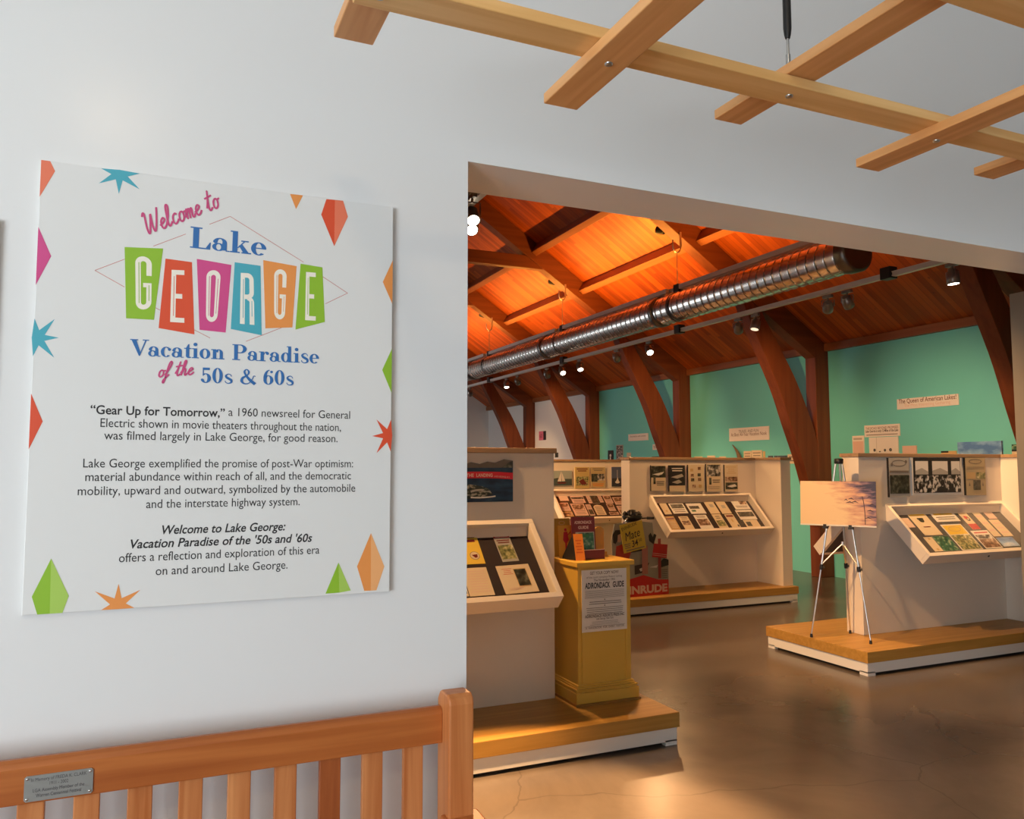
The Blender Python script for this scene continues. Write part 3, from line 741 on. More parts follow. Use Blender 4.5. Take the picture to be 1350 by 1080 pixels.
# diamond outline, then tiles
for p, q in [((.1244, .8294), (.1894, .8645)), ((.254, .9051), (.3293, .9455)), ((.3857, .9781), (.4361, 1.0057)), ((.4361, 1.0057), (.6281, .9027)), ((.6794, .8682), (.7494, .8278)), ((.7494, .8278), (.6889, .7929)), ((.5754, .7191), (.4832, .6754)), ((.1244, .8294), (.1916, .7938)), ((.3562, .6972), (.3947, .6785)), ((.262, .748), (.274, .742))]:
    a = art(); a.polys(strip([p, q], .0016), I['line'], False); a.build('outline_segment', sg)
TILES = [('G', I['green'], [(.1884, .8953), (.2767, .9013), (.2609, .7162), (.1974, .7153)], [(.213, .8771), (.2515, .8749), (.2539, .7428), (.2186, .7384)]),
         ('E', I['coral'], [(.2831, .876), (.3458, .8732), (.3565, .6854), (.272, .696)], [(.2982, .8484), (.3283, .8499), (.3319, .7136), (.2984, .7135)]),
         ('O', I['pink'], [(.3572, .8831), (.4422, .8759), (.4322, .6953), (.3686, .6981)], [(.3814, .8568), (.417, .858), (.4107, .7218), (.3834, .7198)]),
         ('R', I['teal'], [(.4503, .8841), (.5157, .8811), (.5227, .6942), (.4447, .7058)], [(.4661, .8572), (.4983, .8588), (.5036, .7205), (.467, .7211)]),
         ('G', I['orange'], [(.5223, .8974), (.6097, .8899), (.6016, .7209), (.5316, .7135)], [(.551, .8764), (.5843, .8773), (.5813, .7401), (.5537, .7405)]),
         ('E', I['green'], [(.62, .8977), (.679, .8936), (.6881, .7422), (.6097, .7157)], [(.635, .8765), (.6612, .8766), (.6634, .7437), (.6349, .7433)])]
for ch, m, tile, gl in TILES:
    a = art(); a.polys([tile], m)
    TLc, TR_, BR_, BL_ = [Vector(p) for p in gl]
    def mp(u, v):
        t = TLc.lerp(TR_, u); b_ = BL_.lerp(BR_, u)
        q = b_.lerp(t, v); return (q.x, q.y)
    gp = cond(ch)
    a.polys([[mp(x / .32, y) for x, y in q] for q in gp], I['cream'])
    # the thin inline
    inl = rect(.062, .076, .12, .88) + (rect(.262, .276, .16, .46) if ch in 'GR' else []) + (rect(.262, .276, .16, .84) if ch == 'O' else [])
    a.polys([[mp(x / .32, y) for x, y in q] for q in inl], m)
    a.build('letter_tile', sg)
a = art()
a.h = .0003
a.glyphs(DIDONE, 'Lake', .3397, .911, .192, .056, I['blue'], -.012)
a.glyphs(DIDONE, 'Vacation Paradise', .2085, .6225, .467, .0415, I['blue'], .008)
a.glyphs(DIDONE, '50s & 60s', .3743, .5612, .235, .0395, I['blue'], .012)
a.script('Welcome to', .236, .931, .200, .053, I['script'], .0046, .505, .28)
a.script('of the', .272, .5705, .084, .037, I['script'], .0038, .13, .3)
a.build('heading_lettering', sg)
def shape(pts, m, pts2=None, m2=None):
    a = art(); a.polys([pts], m)
    if pts2: a.polys([pts2], m2)
    a.build('printed_diamond', sg)
shape([(0, 1.0895), (.0191, 1.0895), (.0303, 1.0661), (0, .9975)], I['salmon'])
shape([(0, .9239), (.0296, .855), (0, .7813)], I['pink'])
shape([(0, .5195), (.0264, .4536), (0, .3869)], I['coral'])
shape([(.5883, 1.0878), (.6231, 1.0888), (.6052, 1.0478)], I['orange'])
shape([(.6867, 1.087), (.7105, 1.088), (.7105, .9567), (.6733, 1.0414)], I['coral'],
      [(.7105, 1.088), (.733, 1.0888), (.7472, 1.0449), (.7105, .9567)], I['salmon'])
shape([(.8775, .9347), (.8489, .8689), (.8775, .8075)], I['orange'])
shape([(.8775, .6796), (.85, .6176), (.8775, .5543)], I['green'])
shape([(.0557, .1288), (.0572, 0), (.0318, 0), (.0192, .0419)], I['green'],
      [(.0557, .1288), (.0954, .0391), (.0836, 0), (.0572, 0)], I['lgreen'])
shape([(.7352, .0867), (.7389, .006), (.7015, .0054)], I['green'],
      [(.7352, .0867), (.7693, .0098), (.7389, .006)], I['lgreen'])
shape([(.8235, .1628), (.825, .006), (.8068, .0065), (.7859, .0736)], I['orange'],
      [(.8235, .1628), (.8621, .0698), (.8406, .006), (.825, .006)], I['lorange'])
def star(cx, cy, rays, m, w=.011):
    q = []
    for x, y in rays:
        d = Vector((x - cx, y - cy)).normalized(); n_ = Vector((-d.y, d.x)) * w
        q.append([(cx + n_.x, cy + n_.y), (x, y), (cx - n_.x, cy - n_.y)])
    a = art(); a.polys(q, m); a.build('printed_star', sg)
star(.171, 1.0805, [(.1295, 1.0885), (.1258, 1.0497), (.1712, 1.0291), (.2183, 1.0475), (.2175, 1.0885)], I['teal'])
star(.007, .6535, [(.0427, .7021), (.0526, .6569), (.0448, .6077), (.0005, .7), (.0005, .609)], I['teal'])
star(.870, .433, [(.8351, .4778), (.8236, .4309), (.8362, .3829), (.877, .478), (.877, .388)], I['coral'])
star(.2012, .011, [(.1504, .0463), (.2011, .0614), (.2499, .0438), (.165, .0008), (.238, .0008)], I['orange'])
a = art()
def line(t, x0, x1, y, bold=0, shear=0): a.h = 0; a.text(t, x0, y, .0312, MT['ink'], w=x1 - x0, bold=bold, shear=shear)
line('\u201cGear Up for Tomorrow,\u201d', .1263, .4352, .4745, .016)
line('a 1960 newsreel for General', .4441, .7611, .4775)
line('Electric shown in movie theaters throughout the nation,', .1491, .7365, .443)
line('was filmed largely in Lake George, for good reason.', .1581, .7278, .4125)
a.build('body_lettering', sg); a = art()
line('Lake George exemplified the promise of post-War optimism:', .1151, .7713, .344)
line('material abundance within reach of all, and the democratic', .1208, .7659, .3112)
line('mobility, upward and outward, symbolized by the automobile', .1058, .7781, .2772)
line('and the interstate highway system.', .2568, .6295, .2432)
a.build('body_lettering', sg); a = art()
line('Welcome to Lake George:', .2945, .5938, .178, .016, .22)
line("Vacation Paradise of the '50s and '60s", .2245, .6638, .1455, .016, .22)
line('offers a reflection and exploration of this era', .2001, .6836, .113)
line('on and around Lake George.', .283, .6011, .0774)
a.build('body_lettering', sg)
# the edge of another sign just entering the frame at left
o = MB().box(-.95, -.3685, 2.186, 2.198, 1.42, 2.19).build('wall_sign', plain('taupe sign board', (0.42, 0.36, 0.31, 1), 0.5))
tag(o, 'taupe edge of another wall sign at the left edge of the picture', 'sign')

# ------------------------------------------------------------------ memorial bench
bn = thing('wooden_bench', (0, 1.85, 0), 'slatted wooden bench with a memorial plaque, against the white wall', 'bench')
rp = [(2.075, .866), (2.115, .866), (2.115, .945), (2.108, .958), (2.09, .960), (2.079, .954), (2.075, .943)]
MB().prism(rp, 'x', -1.06, .7125).build('top_rail', MT['bench_x'], bn, bevel=.003)
MB().box(-1.06, .70, 2.075, 2.115, .47, .53).build('lower_rail', MT['bench_x'], bn, bevel=.003)
k = 0
x = .635
while x > -1.0:
    MB().box(x - .0265, x + .0265, 2.086, 2.106, .528, .868).build('slat', MT['bench_slat2'] if k == 2 else MT['bench_slat'], bn, bevel=.002)
    x -= .1093; k += 1
for s, xa, xb in ((1, .712, .783), (-1, -1.13, -1.06)):
    pp = [(2.025, 0), (2.12, 0), (2.12, .975), (2.105, .995), (2.095, 1.0), (2.045, 1.0), (2.03, .992), (2.025, .975)]
    MB().prism(pp, 'x', xa, xb).build('back_post', MT['bench_z'], bn, bevel=.006)
    MB().box(xa, xb, 1.50, 1.57, 0, .635).build('front_leg', MT['bench_z'], bn, bevel=.006)
    MB().prism([(1.44, .635), (2.06, .655), (2.06, .690), (1.50, .672), (1.45, .664)], 'x', xa - .012, xb + .022).build('armrest', MT['bench_y'], bn, bevel=.006)
    MB().box(xa + .015, xb - .015, 1.57, 2.03, .37, .43).build('side_rail', MT['bench_y'], bn)
MB().box(-1.06, .712, 1.51, 1.55, .36, .43).build('front_rail', MT['bench_x'], bn)
for i in range(5):
    MB().box(-1.06, .712, 1.50 + i * .108, 1.59 + i * .108, .43, .452).build('seat_slat', MT['bench_x'], bn, bevel=.003)
pl = MB().prism([(-.252 + .004, .871), (-.118 - .004, .871), (-.118, .875), (-.118, .922), (-.122, .926), (-.248, .926), (-.252, .922), (-.252, .875)], 'y', 2.0725, 2.0748).build('plaque', MT['plaque'], bn, label='pewter coloured metal plaque with engraved lettering')
for px in (-.246, -.124):
    for pz in (.877, .920):
        MB().tube([(px, 2.0726, pz), (px, 2.0705, pz), (px, 2.0698, pz)], [.0032, .0028, .0012], 10).build('screw', MT['chrome'], pl)
pa = Art((-.185, 2.0722, .871), (1, 0, 0), (0, 0, 1), (0, -1, 0), .0001)
pk = plain('engraved ink', (.09, .09, .095, 1), .6, vary=0)
pa.text('In Memory of FREDA K. CLARK', 0, .0425, .0105, pk, w=.108, align='c')
pa.text('1911 - 2002', 0, .0315, .0105, pk, w=.036, align='c')
pa.text('LGA Assembly Member of the', 0, .0195, .0105, pk, w=.100, align='c')
pa.text('Warren Centennial Festival', 0, .0085, .0105, pk, w=.088, align='c')
pa.build('engraving', pl)

# ------------------------------------------------------------------ hanging wooden lattice of the lobby ceiling
lt = thing('hanging_lattice', (1.45, 1.0, 2.6), 'wooden slat lattice hung from the lobby ceiling before the white wall', 'ceiling lattice')
T = .027
for yb0, yb1 in ((1.475, 1.567), (.93, 1.075), (.40, .50)):
    MB().box(.334, 4.2, yb0, yb1, 2.551, 2.551 + T).build('long_slat', MT['lat_x'], lt, bevel=.0025)
xs_ = [(.334, .425, 1), (.866, .962, 0), (1.402, 1.496, 1), (1.938, 2.034, 0), (2.476, 2.574, 1), (3.01, 3.11, 0)]
for x0, x1, hi in xs_:
    z = 2.579 if hi else 2.5235
    sl = MB().box(x0, x1, -.2, 1.762, z, z + T).build('cross_slat', MT['lat_y'], lt, bevel=.0025)
    for yc in (1.521, .99):
        zb = 2.551 if hi else z
        MB().tube([((x0 + x1) / 2, yc, zb + .001), ((x0 + x1) / 2, yc, zb - .003), ((x0 + x1) / 2, yc, zb - .004)], [.0095, .0095, .006], 14).build('bolt', MT['metal'], lt)
for rx, ry in ((1.449, 1.521), (1.449, .45), (3.2, 1.521)):
    hg = MB().tube([(rx, ry, 2.606), (rx, ry, 2.66)], .0062, 8).tube([(rx, ry, 2.66), (rx, ry, 4.25)], .0036, 8).build('hanger_rod', MT['metal'], lt)
    MB().tube([(rx, ry, 2.703), (rx, ry, 2.712), (rx, ry, 2.73), (rx, ry, 2.86), (rx, ry, 2.878), (rx, ry, 2.888)], [.006, .0085, .0105, .0105, .0085, .006], 10).build('turnbuckle', MT['dark_metal'], hg)

# lobby ceiling lamp (its soft sheen shows on the satin paint above the sign)
t = thing('ceiling_lamp', (-.37, -1.7, 4.02), 'round warm lobby ceiling lamp behind the viewer', 'lamp')
MB().tube([(-.37, -1.7, 4.25), (-.37, -1.7, 4.12), (-.37, -1.7, 4.06)], [.10, .16, .17], 20).build('shade', MT['metal'], t)
MB().tube([(-.37, -1.7, 4.055), (-.37, -1.7, 4.04)], .15, 20).build('diffuser', emis('warm lamp diffuser', (1, .74, .45, 1), 100), t)

# ------------------------------------------------------------------ display stands
SV = Vector((0, -.42, -.41)).normalized(); NV = Vector((0, -.41, .42)).normalized(); XV = Vector((1, 0, 0))
ZT = 1.285
def case(parent, y0, xa, xb, board, flip=False):
    sgn = -1 if flip else 1
    sv = Vector((0, SV.y * sgn, SV.z)); nv = Vector((0, NV.y * sgn, NV.z))
    o = Vector((xa, y0, ZT)); L = xb - xa; B = .587; w = .034
    b = MB()
    b.obox(o, XV, sv, nv, 0, L, 0, w, -.105, 0)
    b.obox(o, XV, sv, nv, 0, L, B - w, B, -.105, 0)
    b.obox(o, XV, sv, nv, 0, w, w, B - w, -.105, 0)
    b.obox(o, XV, sv, nv, L - w, L, w, B - w, -.105, 0)
    c = b.build('display_case', MT['disp_white'], parent, bevel=.002)
    MB().obox(o, XV, sv, nv, w, L - w, w, B - w, -.104, -.075).build('backing_board', board, c)
    MB().obox(o, XV, sv, nv, w - .004, L - w + .004, w - .004, B - w + .004, -.012, -.009).build('glass_pane', MT['glass'], c)
    q = o + XV * (L * .5) + sv * B + nv * -.05
    MB().tube([q, q + sv * .004, q + sv * .006], [.009, .009, .006], 10).build('lock', MT['dark_metal'], c)
    return c
def display(label, yf, px0, px1, wx0, wx1, yw, cx0, cx1, board, wing=None, back=True):
    pd = 1.12
    t = thing('display_stand', ((px0 + px1) / 2, yf + pd / 2, 0), label, 'display stand', 'double-sided display stands')
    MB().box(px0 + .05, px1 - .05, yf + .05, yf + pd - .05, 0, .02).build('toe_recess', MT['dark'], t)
    b = MB().box(px0 + .012, px1 - .012, yf + .012, yf + pd - .012, .022, .10)
    for xx in (px0 + .012, px1 - .092):
        for yy in (yf + .012, yf + pd - .092):
            b.box(xx, xx + .08, yy, yy + .08, 0, .03)
    b.build('platform_base', MT['base_white'], t)
    MB().box(px0, px1, yf, yf + pd, .10, .185).build('platform_deck', MT['plat_wood'], t, bevel=.003)
    MB().box(wx0, wx1, yw, yw + .18, .185, 1.69).build('partition', MT['disp_white'], t, bevel=.003)
    if wing:
        MB().box(wing[0], wing[1], wing[2], yw, .185, 1.69).build('wing_panel', MT['disp_white'], t, bevel=.003)
        MB().box(wing[0] - .012, wing[1] + .012, wing[2] - .012, yw - .014, 1.69, 1.722).build('wing_cap', MT['cap_wood'], t, bevel=.003)
    MB().box(wx0 - .014, wx1 + .014, yw - .014, yw + .194, 1.69, 1.722).build('partition_cap', MT['cap_wood'], t, bevel=.003)
    case(t, yw, cx0, cx1, board)
    if back:
        case(t, yw + .18, max(wx0 + .04, cx0 - .25), cx1 - .2, board, True)
    return t
YL, YS, YM, YR = 4.48, 10.45, 7.95, 5.06
display('left display stand by the opening jamb, carrying the yellow pedestal on its platform', 3.94, .30, 2.80, .30, 2.265, YL, .60, 2.112, MT['board_dark'], back=False)
display('far display stand with the sailing boat photographs, half hidden behind the middle one', 9.92, 4.75, 7.25, 5.22, 7.25, YS, 5.22, 6.75, MT['board_dark'], back=False)
display('middle display stand with five framed pages in a row above its case', 7.42, 4.50, 7.01, 5.00, 7.0, YM, 5.27, 6.76, MT['board_dark'], wing=(6.85, 7.0, 7.5), back=False)
display('right display stand with the easel on its platform and the crowd photograph', 4.59, 5.0, 7.5, 5.48, 7.45, YR, 5.785, 7.30, MT['board_grey'], wing=(7.30, 7.45, 4.67))

# ------------------------------------------------------------------ cards and booklets in the cases
def card(y0, xl, a0, a1, b0, b1, name, label, cat, group, base, fn, t=.002, lift=0.0, turn=0.0):
    """a paper lying on the case board; drawn with u to the right and v up the slope"""
    o = Vector((xl, y0, ZT)) - NV * (.0745 - t - lift) + XV * ((a0 + a1) / 2) + SV * ((b0 + b1) / 2)
    w, h = (a1 - a0) / 2, (b1 - b0) / 2
    ca, sa = math.cos(turn), math.sin(turn)
    ex = XV * ca - SV * sa; ey = -SV * ca - XV * sa
    A = Art(o, ex, ey, NV, .0004)
    A.body(-w, w, -h, h, t, base)
    if fn: fn(A, w, h)
    ob = A.build(name, origin=o - NV * t)
    return tag(ob, label, cat, group)
pc, pt, pp, pg, py, pw, ink = MT['paper_cream'], MT['paper_tan'], MT['paper_pink'], MT['paper_grey'], MT['paper_yellow'], MT['paper'], MT['line_grey']
def f_pic(m, l=.86, b=-.8, t_=.85):
    return lambda A, w, h: A.r(-w * l, w * l, h * b, h * t_, m)
def f_pic_text(m, lo=0.0, n=4):
    def f(A, w, h):
        A.r(-w * .84, w * .84, h * lo, h * .84, m)
        A.lines(-w * .8, w * .8, -h * .85, h * (lo - .1), n, ink, .35)
    return f
def f_text_pic(m, hi=0.0, n=3):
    def f(A, w, h):
        A.r(-w * .84, w * .84, -h * .84, h * hi, m)
        A.lines(-w * .7, w * .7, h * (hi + .12), h * .85, n, ink, .4)
    return f
def f_text(n, m=None, fill=.3):
    return lambda A, w, h: A.lines(-w * .8, w * .8, -h * .8, h * .82, n, m or ink, fill)
G = 'papers in the left case'
def f(A, w, h):
    A.polys(disc(.03, -.06, .028) , MT['paper_cream']); A.polys(ringarc(.03, -.06, .03, .03, .027, .027), ink)
    A.polys([[(.012, -.055), (.048, -.05), (.045, -.072), (.03, -.078)]], MT['maroon']); A.lines(-w * .8, w * .8, h * .3, h * .8, 2, MT['maroon'], .6)
card(YL, .6, .985, 1.146, .026, .269, 'booklet', 'yellow booklet with a small round emblem at the left edge of the near case', 'booklet', G, py, f)
def f(A, w, h):
    A.r(-w, w, h * .62, h, MT['red_print']); A.r(-w * .8, w * .8, h * .66, h * .86, MT['paper_pink']); A.r(-w * .9, w * .9, -h * .85, h * .1, MT['ph_land']); A.lines(-w * .8, w * .8, h * .2, h * .5, 2, MT['maroon'], .5)
card(YL, .6, 1.253, 1.359, .038, .262, 'brochure', 'travel brochure with a red top band and landscape picture in the near case', 'brochure', G, pg, f, turn=.03)
card(YL, .6, .99, 1.140, .295, .492, 'leaflet', 'cream sheet of faint print at the lower left of the near case', 'leaflet', G, pc, f_text(9, pp, .3))
def f(A, w, h):
    A.lines(-w * .75, -w * .1, h * .3, h * .8, 4, MT['red_print'], .25, .4); A.r(-w * .06, w * .72, -h * .58, h * .72, MT['paper_tan']); A.r(-w * .02, w * .68, -h * .52, h * .66, MT['ph_dark']); A.lines(-w * .7, w * .2, -h * .8, -h * .6, 2, pp, .3)
card(YL, .6, 1.203, 1.414, .290, .491, 'leaflet', 'cream open leaflet with a dark green picture at the lower right of the near case', 'leaflet', G, pc, f, turn=.03)
card(YL, .6, .80, .96, .05, .25, 'booklet', 'grey booklet in the hidden left half of the near case', 'booklet', G, pg, f_pic(MT['ph_bw']))
card(YL, .6, .88, .985, .31, .49, 'postcard', 'small dark photograph card beside the cream sheet of faint print', 'postcard', G, pc, f_pic(MT['ph_dark'], .9))

G = 'cards in the sailing display case'
bw, se = MT['ph_bw'], MT['ph_sepia']
for a0, a1, b0, b1, base, fn, nm, lab in [
    (.130, .275, .061, .164, pp, f_text(4, pc), 'card', 'plain pink card at the upper left corner of the far case'),
    (.320, .537, .074, .213, pp, lambda A, w, h: (A.r(-w * .95, w * .95, h * .1, h * .7, MT['ph_dark']), A.lines(-w * .8, w * .8, -h * .8, -h * .1, 3, ink)), 'card', 'wide pink card with a dark picture strip, second from left in the far case'),
    (.586, .646, .052, .224, pp, f_text(6), 'leaflet', 'narrow pale leaflet left of the dark photograph in the far case'),
    (.652, .764, .071, .235, pg, f_pic(MT['ph_dark'], .97, -.97, .97), 'photo_card', 'dark square photograph at the middle of the top row in the far case'),
    (.780, .844, .056, .212, pp, f_text(5), 'leaflet', 'narrow pale leaflet right of the dark photograph in the far case'),
    (.871, 1.001, .076, .233, pp, f_pic_text(se, .0, 3), 'card', 'pink picture card above the small wide card in the far case'),
    (1.024, 1.185, .114, .264, pp, f_pic_text(se, -.2, 2), 'card', 'pink picture card sitting lower than its row in the far case'),
    (1.209, 1.350, .083, .225, pp, f_pic_text(se, -.5, 1), 'card', 'last picture card of the top row in the far case, cut by the middle display'),
    (.097, .234, .204, .363, pp, f_pic_text(se, .0, 3), 'card', 'picture card at the left edge of the second row in the far case'),
    (.266, .488, .226, .462, pp, f_pic_text(se, .0, 3), 'card', 'largest picture card of the far case, second row'),
    (.508, .592, .248, .465, pp, f_text_pic(MT['ph_dark'], .1, 3), 'leaflet', 'narrow leaflet with a dark lower picture left of the arch-topped card'),
    (.863, .978, .245, .386, pp, f_pic_text(se, -.1, 2), 'card', 'picture card right of the arch-topped card'),
    (1.019, 1.171, .288, .460, pp, f_text_pic(se, -.0, 3), 'card', 'large picture card at the right of the second row in the far case'),
    (1.195, 1.36, .26, .44, pp, f_text(6), 'card', 'pale sheet at the right end of the second row in the far case'),
    (.076, .238, .378, .470, pt, f_pic(se, .9, -.7, .6), 'card', 'tan card at the lower left corner of the far case'),
    (.841, .997, .410, .463, pp, f_pic(se, .9, -.8, .8), 'card', 'small wide card at the lower edge of the far case')]:
    card(YS, 5.22, a0, a1, b0, b1, nm, lab, 'card', G, base, fn)
# arch-topped card
o_ = Vector((5.22, YS, ZT)) - NV * .0725 + XV * .704 + SV * .362
A = Art(o_, XV, -SV, NV, .0004)
pr = [(-.081, -.10), (.081, -.10), (.081, .05)] + [(.081 * math.cos(q), .05 + .052 * math.sin(q)) for q in [PI * i / 12 for i in range(1, 12)]] + [(-.081, .05)]
A.polys([pr], pc); A.lines(-.06, .06, -.09, .07, 5, ink, .4)
tag(A.build('card'), 'cream arch-topped card in the middle of the far case', 'card', G)

G = 'papers in the middle display case'
for a0, a1, b0, b1, base, fn, nm, lab in [
    (.129, .227, .080, .253, pc, lambda A, w, h: A.polys(disc(0, -h * .4, w * .3), MT['paper_tan']), 'card', 'cream card with one small spot at the upper left of the middle case'),
    (.256, .464, .085, .245, pw, f_pic_text(MT['ph_dark'], .0, 2), 'card', 'white card with a dark boat picture, second in upper row, middle case'),
    (.502, .719, .091, .258, pw, lambda A, w, h: (A.r(-w * .8, w * .5, -h * .05, h * .5, MT['ph_dark']), A.r(-w * .75, -w * .2, -h * .6, -h * .25, MT['ph_green'])), 'card', 'white card with dark and green pictures, third in the upper row of the middle case'),
    (.779, .919, .067, .265, pc, lambda A, w, h: A.r(-w * .3, w * .5, h * .05, h * .55, MT['paper_grey']), 'folder', 'left one of two matching cream folders in the middle case'),
    (.948, 1.090, .071, .270, pc, lambda A, w, h: A.r(-w * .3, w * .5, -h * .1, h * .4, MT['paper_grey']), 'folder', 'right one of two matching cream folders in the middle case'),
    (1.187, 1.416, .048, .206, pw, lambda A, w, h: (A.r(0, w * .9, 0, h * .95, se), A.lines(-w * .8, w * .8, -h * .7, -h * .2, 2, ink)), 'card', 'topmost of three stacked white cards at the right of the middle case'),
    (1.161, 1.415, .219, .373, pw, f_pic(MT['ph_dark'], .9, -.4, .6), 'card', 'middle one of three stacked white cards, with a wide dark picture'),
    (1.183, 1.392, .380, .504, pc, lambda A, w, h: A.r(-w * .8, -w * .1, -h * .6, h * .5, MT['ph_dark']), 'card', 'lowest of three stacked white cards, with a small dark picture'),
    (.102, .227, .285, .499, pt, lambda A, w, h: (A.r(-w * .9, w * .9, h * .55, h * .8, MT['maroon']), A.lines(-w * .7, w * .7, -h * .7, h * .3, 5, pc)), 'booklet', 'tan booklet with a dark title at the lower left of the middle case'),
    (.289, .422, .292, .500, pc, lambda A, w, h: (A.r(-w * .8, w * .8, -h * .3, h * .35, se), A.lines(-w * .7, w * .7, h * .5, h * .9, 2, ink)), 'brochure', 'brochure with a band picture, second in the lower row of the middle case'),
    (.511, .695, .278, .490, pw, lambda A, w, h: (A.r(-w * .85, w * .85, -h * .55, h * .4, se), A.lines(-w * .7, w * .7, h * .55, h * .9, 2, ink)), 'brochure', 'wide brochure with a coast picture, third in the lower row of the middle case'),
    (.778, .910, .274, .496, pc, lambda A, w, h: (A.r(-w * .85, w * .85, -h * .7, h * .1, MT['ph_land']), A.lines(-w * .5, w * .5, h * .3, h * .8, 2, ink)), 'brochure', 'cream brochure with a landscape foot, fourth in the lower row, middle case'),
    (.962, 1.092, .281, .491, pc, lambda A, w, h: (A.r(-w * .8, w * .8, h * .6, h * .85, MT['maroon']), A.r(-w * .2, w * .15, -h * .2, h * .25, MT['paper_tan']), A.r(w * .45, w * .85, -h * .9, -h * .6, MT['ink'])), 'brochure', 'cream brochure with a dark heading, fifth in the lower row of the middle case')]:
    card(YM, 5.27, a0, a1, b0, b1, nm, lab, 'card' if nm == 'card' else nm, G, base, fn)

G = 'papers in the right case'
def f_folder(A, w, h):
    A.r(-w * .85, w * .85, h * .62, h * .8, MT['paper_yellow']); A.polys(disc(0, h * .22, w * .28, h * .16), MT['ph_dark']); A.r(-w * .34, w * .34, h * .3, h * .42, MT['ink']); A.lines(-w * .4, w * .4, -h * .4, -h * .25, 1, MT['maroon'], .4)
def f_yel(A, w, h):
    A.r(-w * .8, w * .8, h * .0, h * .85, MT['paper_yellow']); A.polys(ringarc(0, h * .45, w * .5, h * .28, w * .46, h * .2), MT['paper_tan']); A.lines(-w * .8, w * .8, -h * .75, -h * .2, 2, ink, .4)
def f_big(A, w, h):
    A.r(-w * .9, w * .9, h * .2, h * .92, MT['paper_yellow']); A.polys(ringarc(0, h * .62, w * .6, h * .2, w * .55, h * .15), MT['paper_tan']); A.r(-w * .92, w * .92, -h * .95, h * .15, MT['ph_land'])
def f_red(A, w, h):
    A.r(-w, w, -h, -h * .42, MT['red_print']); A.polys(ringarc(w * .1, h * .12, w * .5, h * .26, w * .3, h * .14), MT['ink']); A.r(-w * .5, w * .2, h * .1, h * .4, MT['red_print'])
def f_ph8(A, w, h):
    A.r(-w * .92, w * .92, -h * .9, h * .05, se); A.r(-w * .92, w * .92, h * .08, h * .5, MT['ph_bw']); A.lines(-w * .8, w * .8, h * .6, h * .9, 1, MT['red_print'], .4)
for a0, a1, b0, b1, base, fn, nm, lab in [
    (.131, .255, .110, .217, pp, f_text(4, pc), 'card', 'small pink card at the upper left of the right case'),
    (.282, .503, .036, .313, pc, f_folder, 'folder', 'large cream folder with a small black emblem in the right case'),
    (.571, .873, .011, .168, pw, f_yel, 'booklet', 'wide white booklet with a yellow picture at the top of the right case'),
    (.086, .163, .237, .489, pp, f_text(8, pt), 'leaflet', 'narrow faded leaflet along the left edge of the right case'),
    (.240, .341, .331, .489, pc, lambda A, w, h: (A.r(-w * .2, w * .3, h * .6, h * .85, MT['paper_tan']), A.r(-w * .2, w * .3, -h * .85, -h * .6, MT['paper_tan'])), 'booklet', 'cream booklet with tan corner marks beside the green lake picture'),
    (.347, .546, .326, .491, pg, f_pic(MT['ph_green'], .98, -.98, .98), 'postcard', 'green lake picture postcard at the bottom of the right case'),
    (.572, .836, .201, .495, pw, f_big, 'brochure', 'large brochure with yellow title and landscape in the middle of the right case'),
    (.927, 1.036, .043, .271, pc, f_red, 'brochure', 'narrow brochure with a bright red foot in the right case'),
    (.877, 1.098, .286, .492, pw, f_ph8, 'brochure', 'white brochure with brown photographs at the bottom of the right case'),
    (1.114, 1.216, .051, .362, pc, f_text(3, pp), 'leaflet', 'tall blank cream leaflet in the right case'),
    (1.271, 1.384, .038, .157, pp, f_text(4, pc), 'card', 'small pale card at the upper right of the right case'),
    (1.241, 1.375, .167, .367, pc, f_text(3, pp), 'leaflet', 'short blank cream leaflet below the small pale card in the right case'),
    (1.119, 1.338, .377, .482, pg, f_pic(MT['ph_blue'], .98, -.98, .98), 'postcard', 'blue water picture postcard at the lower right of the right case')]:
    card(YR, 5.76, a0, a1, b0, b1, nm, lab, nm, G, base, fn)

# ------------------------------------------------------------------ pictures mounted on the display partitions
def mounted(yw, x0, x1, z0, z1, name, label, cat, group, base, fn, t=.012, frame=None):
    A = Art(((x0 + x1) / 2, yw - .001 - t, (z0 + z1) / 2), (1, 0, 0), (0, 0, 1), (0, -1, 0), .0005)
    w, h = (x1 - x0) / 2, (z1 - z0) / 2
    A.body(-w, w, -h, h, t, base, frame)
    fn(A, w, h)
    return tag(A.build(name), label, cat, group)
# left display: lake poster
A = Art((1.30, YL - .012, 1.395), (1, 0, 0), (0, 0, 1), (0, -1, 0), .0005)
ridge = [(.677, .248), (.62, .256), (.56, .236), (.51, .242), (.46, .228), (.405, .238), (.36, .226), (.30, .246), (.22, .230), (.12, .25), (0, .23)]
A.prism_pts = [(0, 0), (.677, 0)] + ridge
n_ = len(A.prism_pts)
vv = [A.p3(p, 0) for p in A.prism_pts] + [A.p3(p, -.010) for p in A.prism_pts]
A.add(vv, [list(range(n_)), list(range(2 * n_ - 1, n_ - 1, -1))] + [(i, n_ + i, n_ + (i + 1) % n_, (i + 1) % n_) for i in range(n_)], A.mi(plain('misty hills print', rgb(92, 84, 76), .4, vary=.25, scale=14)))
A.r(0, .677, .0, .205, MT['ph_water'])
A.polys([[(.60, .205), (.677, .205), (.677, .245), (.655, .24)]], MT['ph_dark'])
def arcband(x0, x1, yl, h, amp, m, k=20):
    q = []
    for i in range(k):
        xa, xb = x0 + (x1 - x0) * i / k, x0 + (x1 - x0) * (i + 1) / k
        g_ = lambda x: yl + amp * (1 - ((x - (x0 + x1) / 2 - .12) / .34) ** 2)
        q.append([(xa, g_(xa)), (xb, g_(xb)), (xb, g_(xb) + h), (xa, g_(xa) + h)])
    A.polys(q, m)
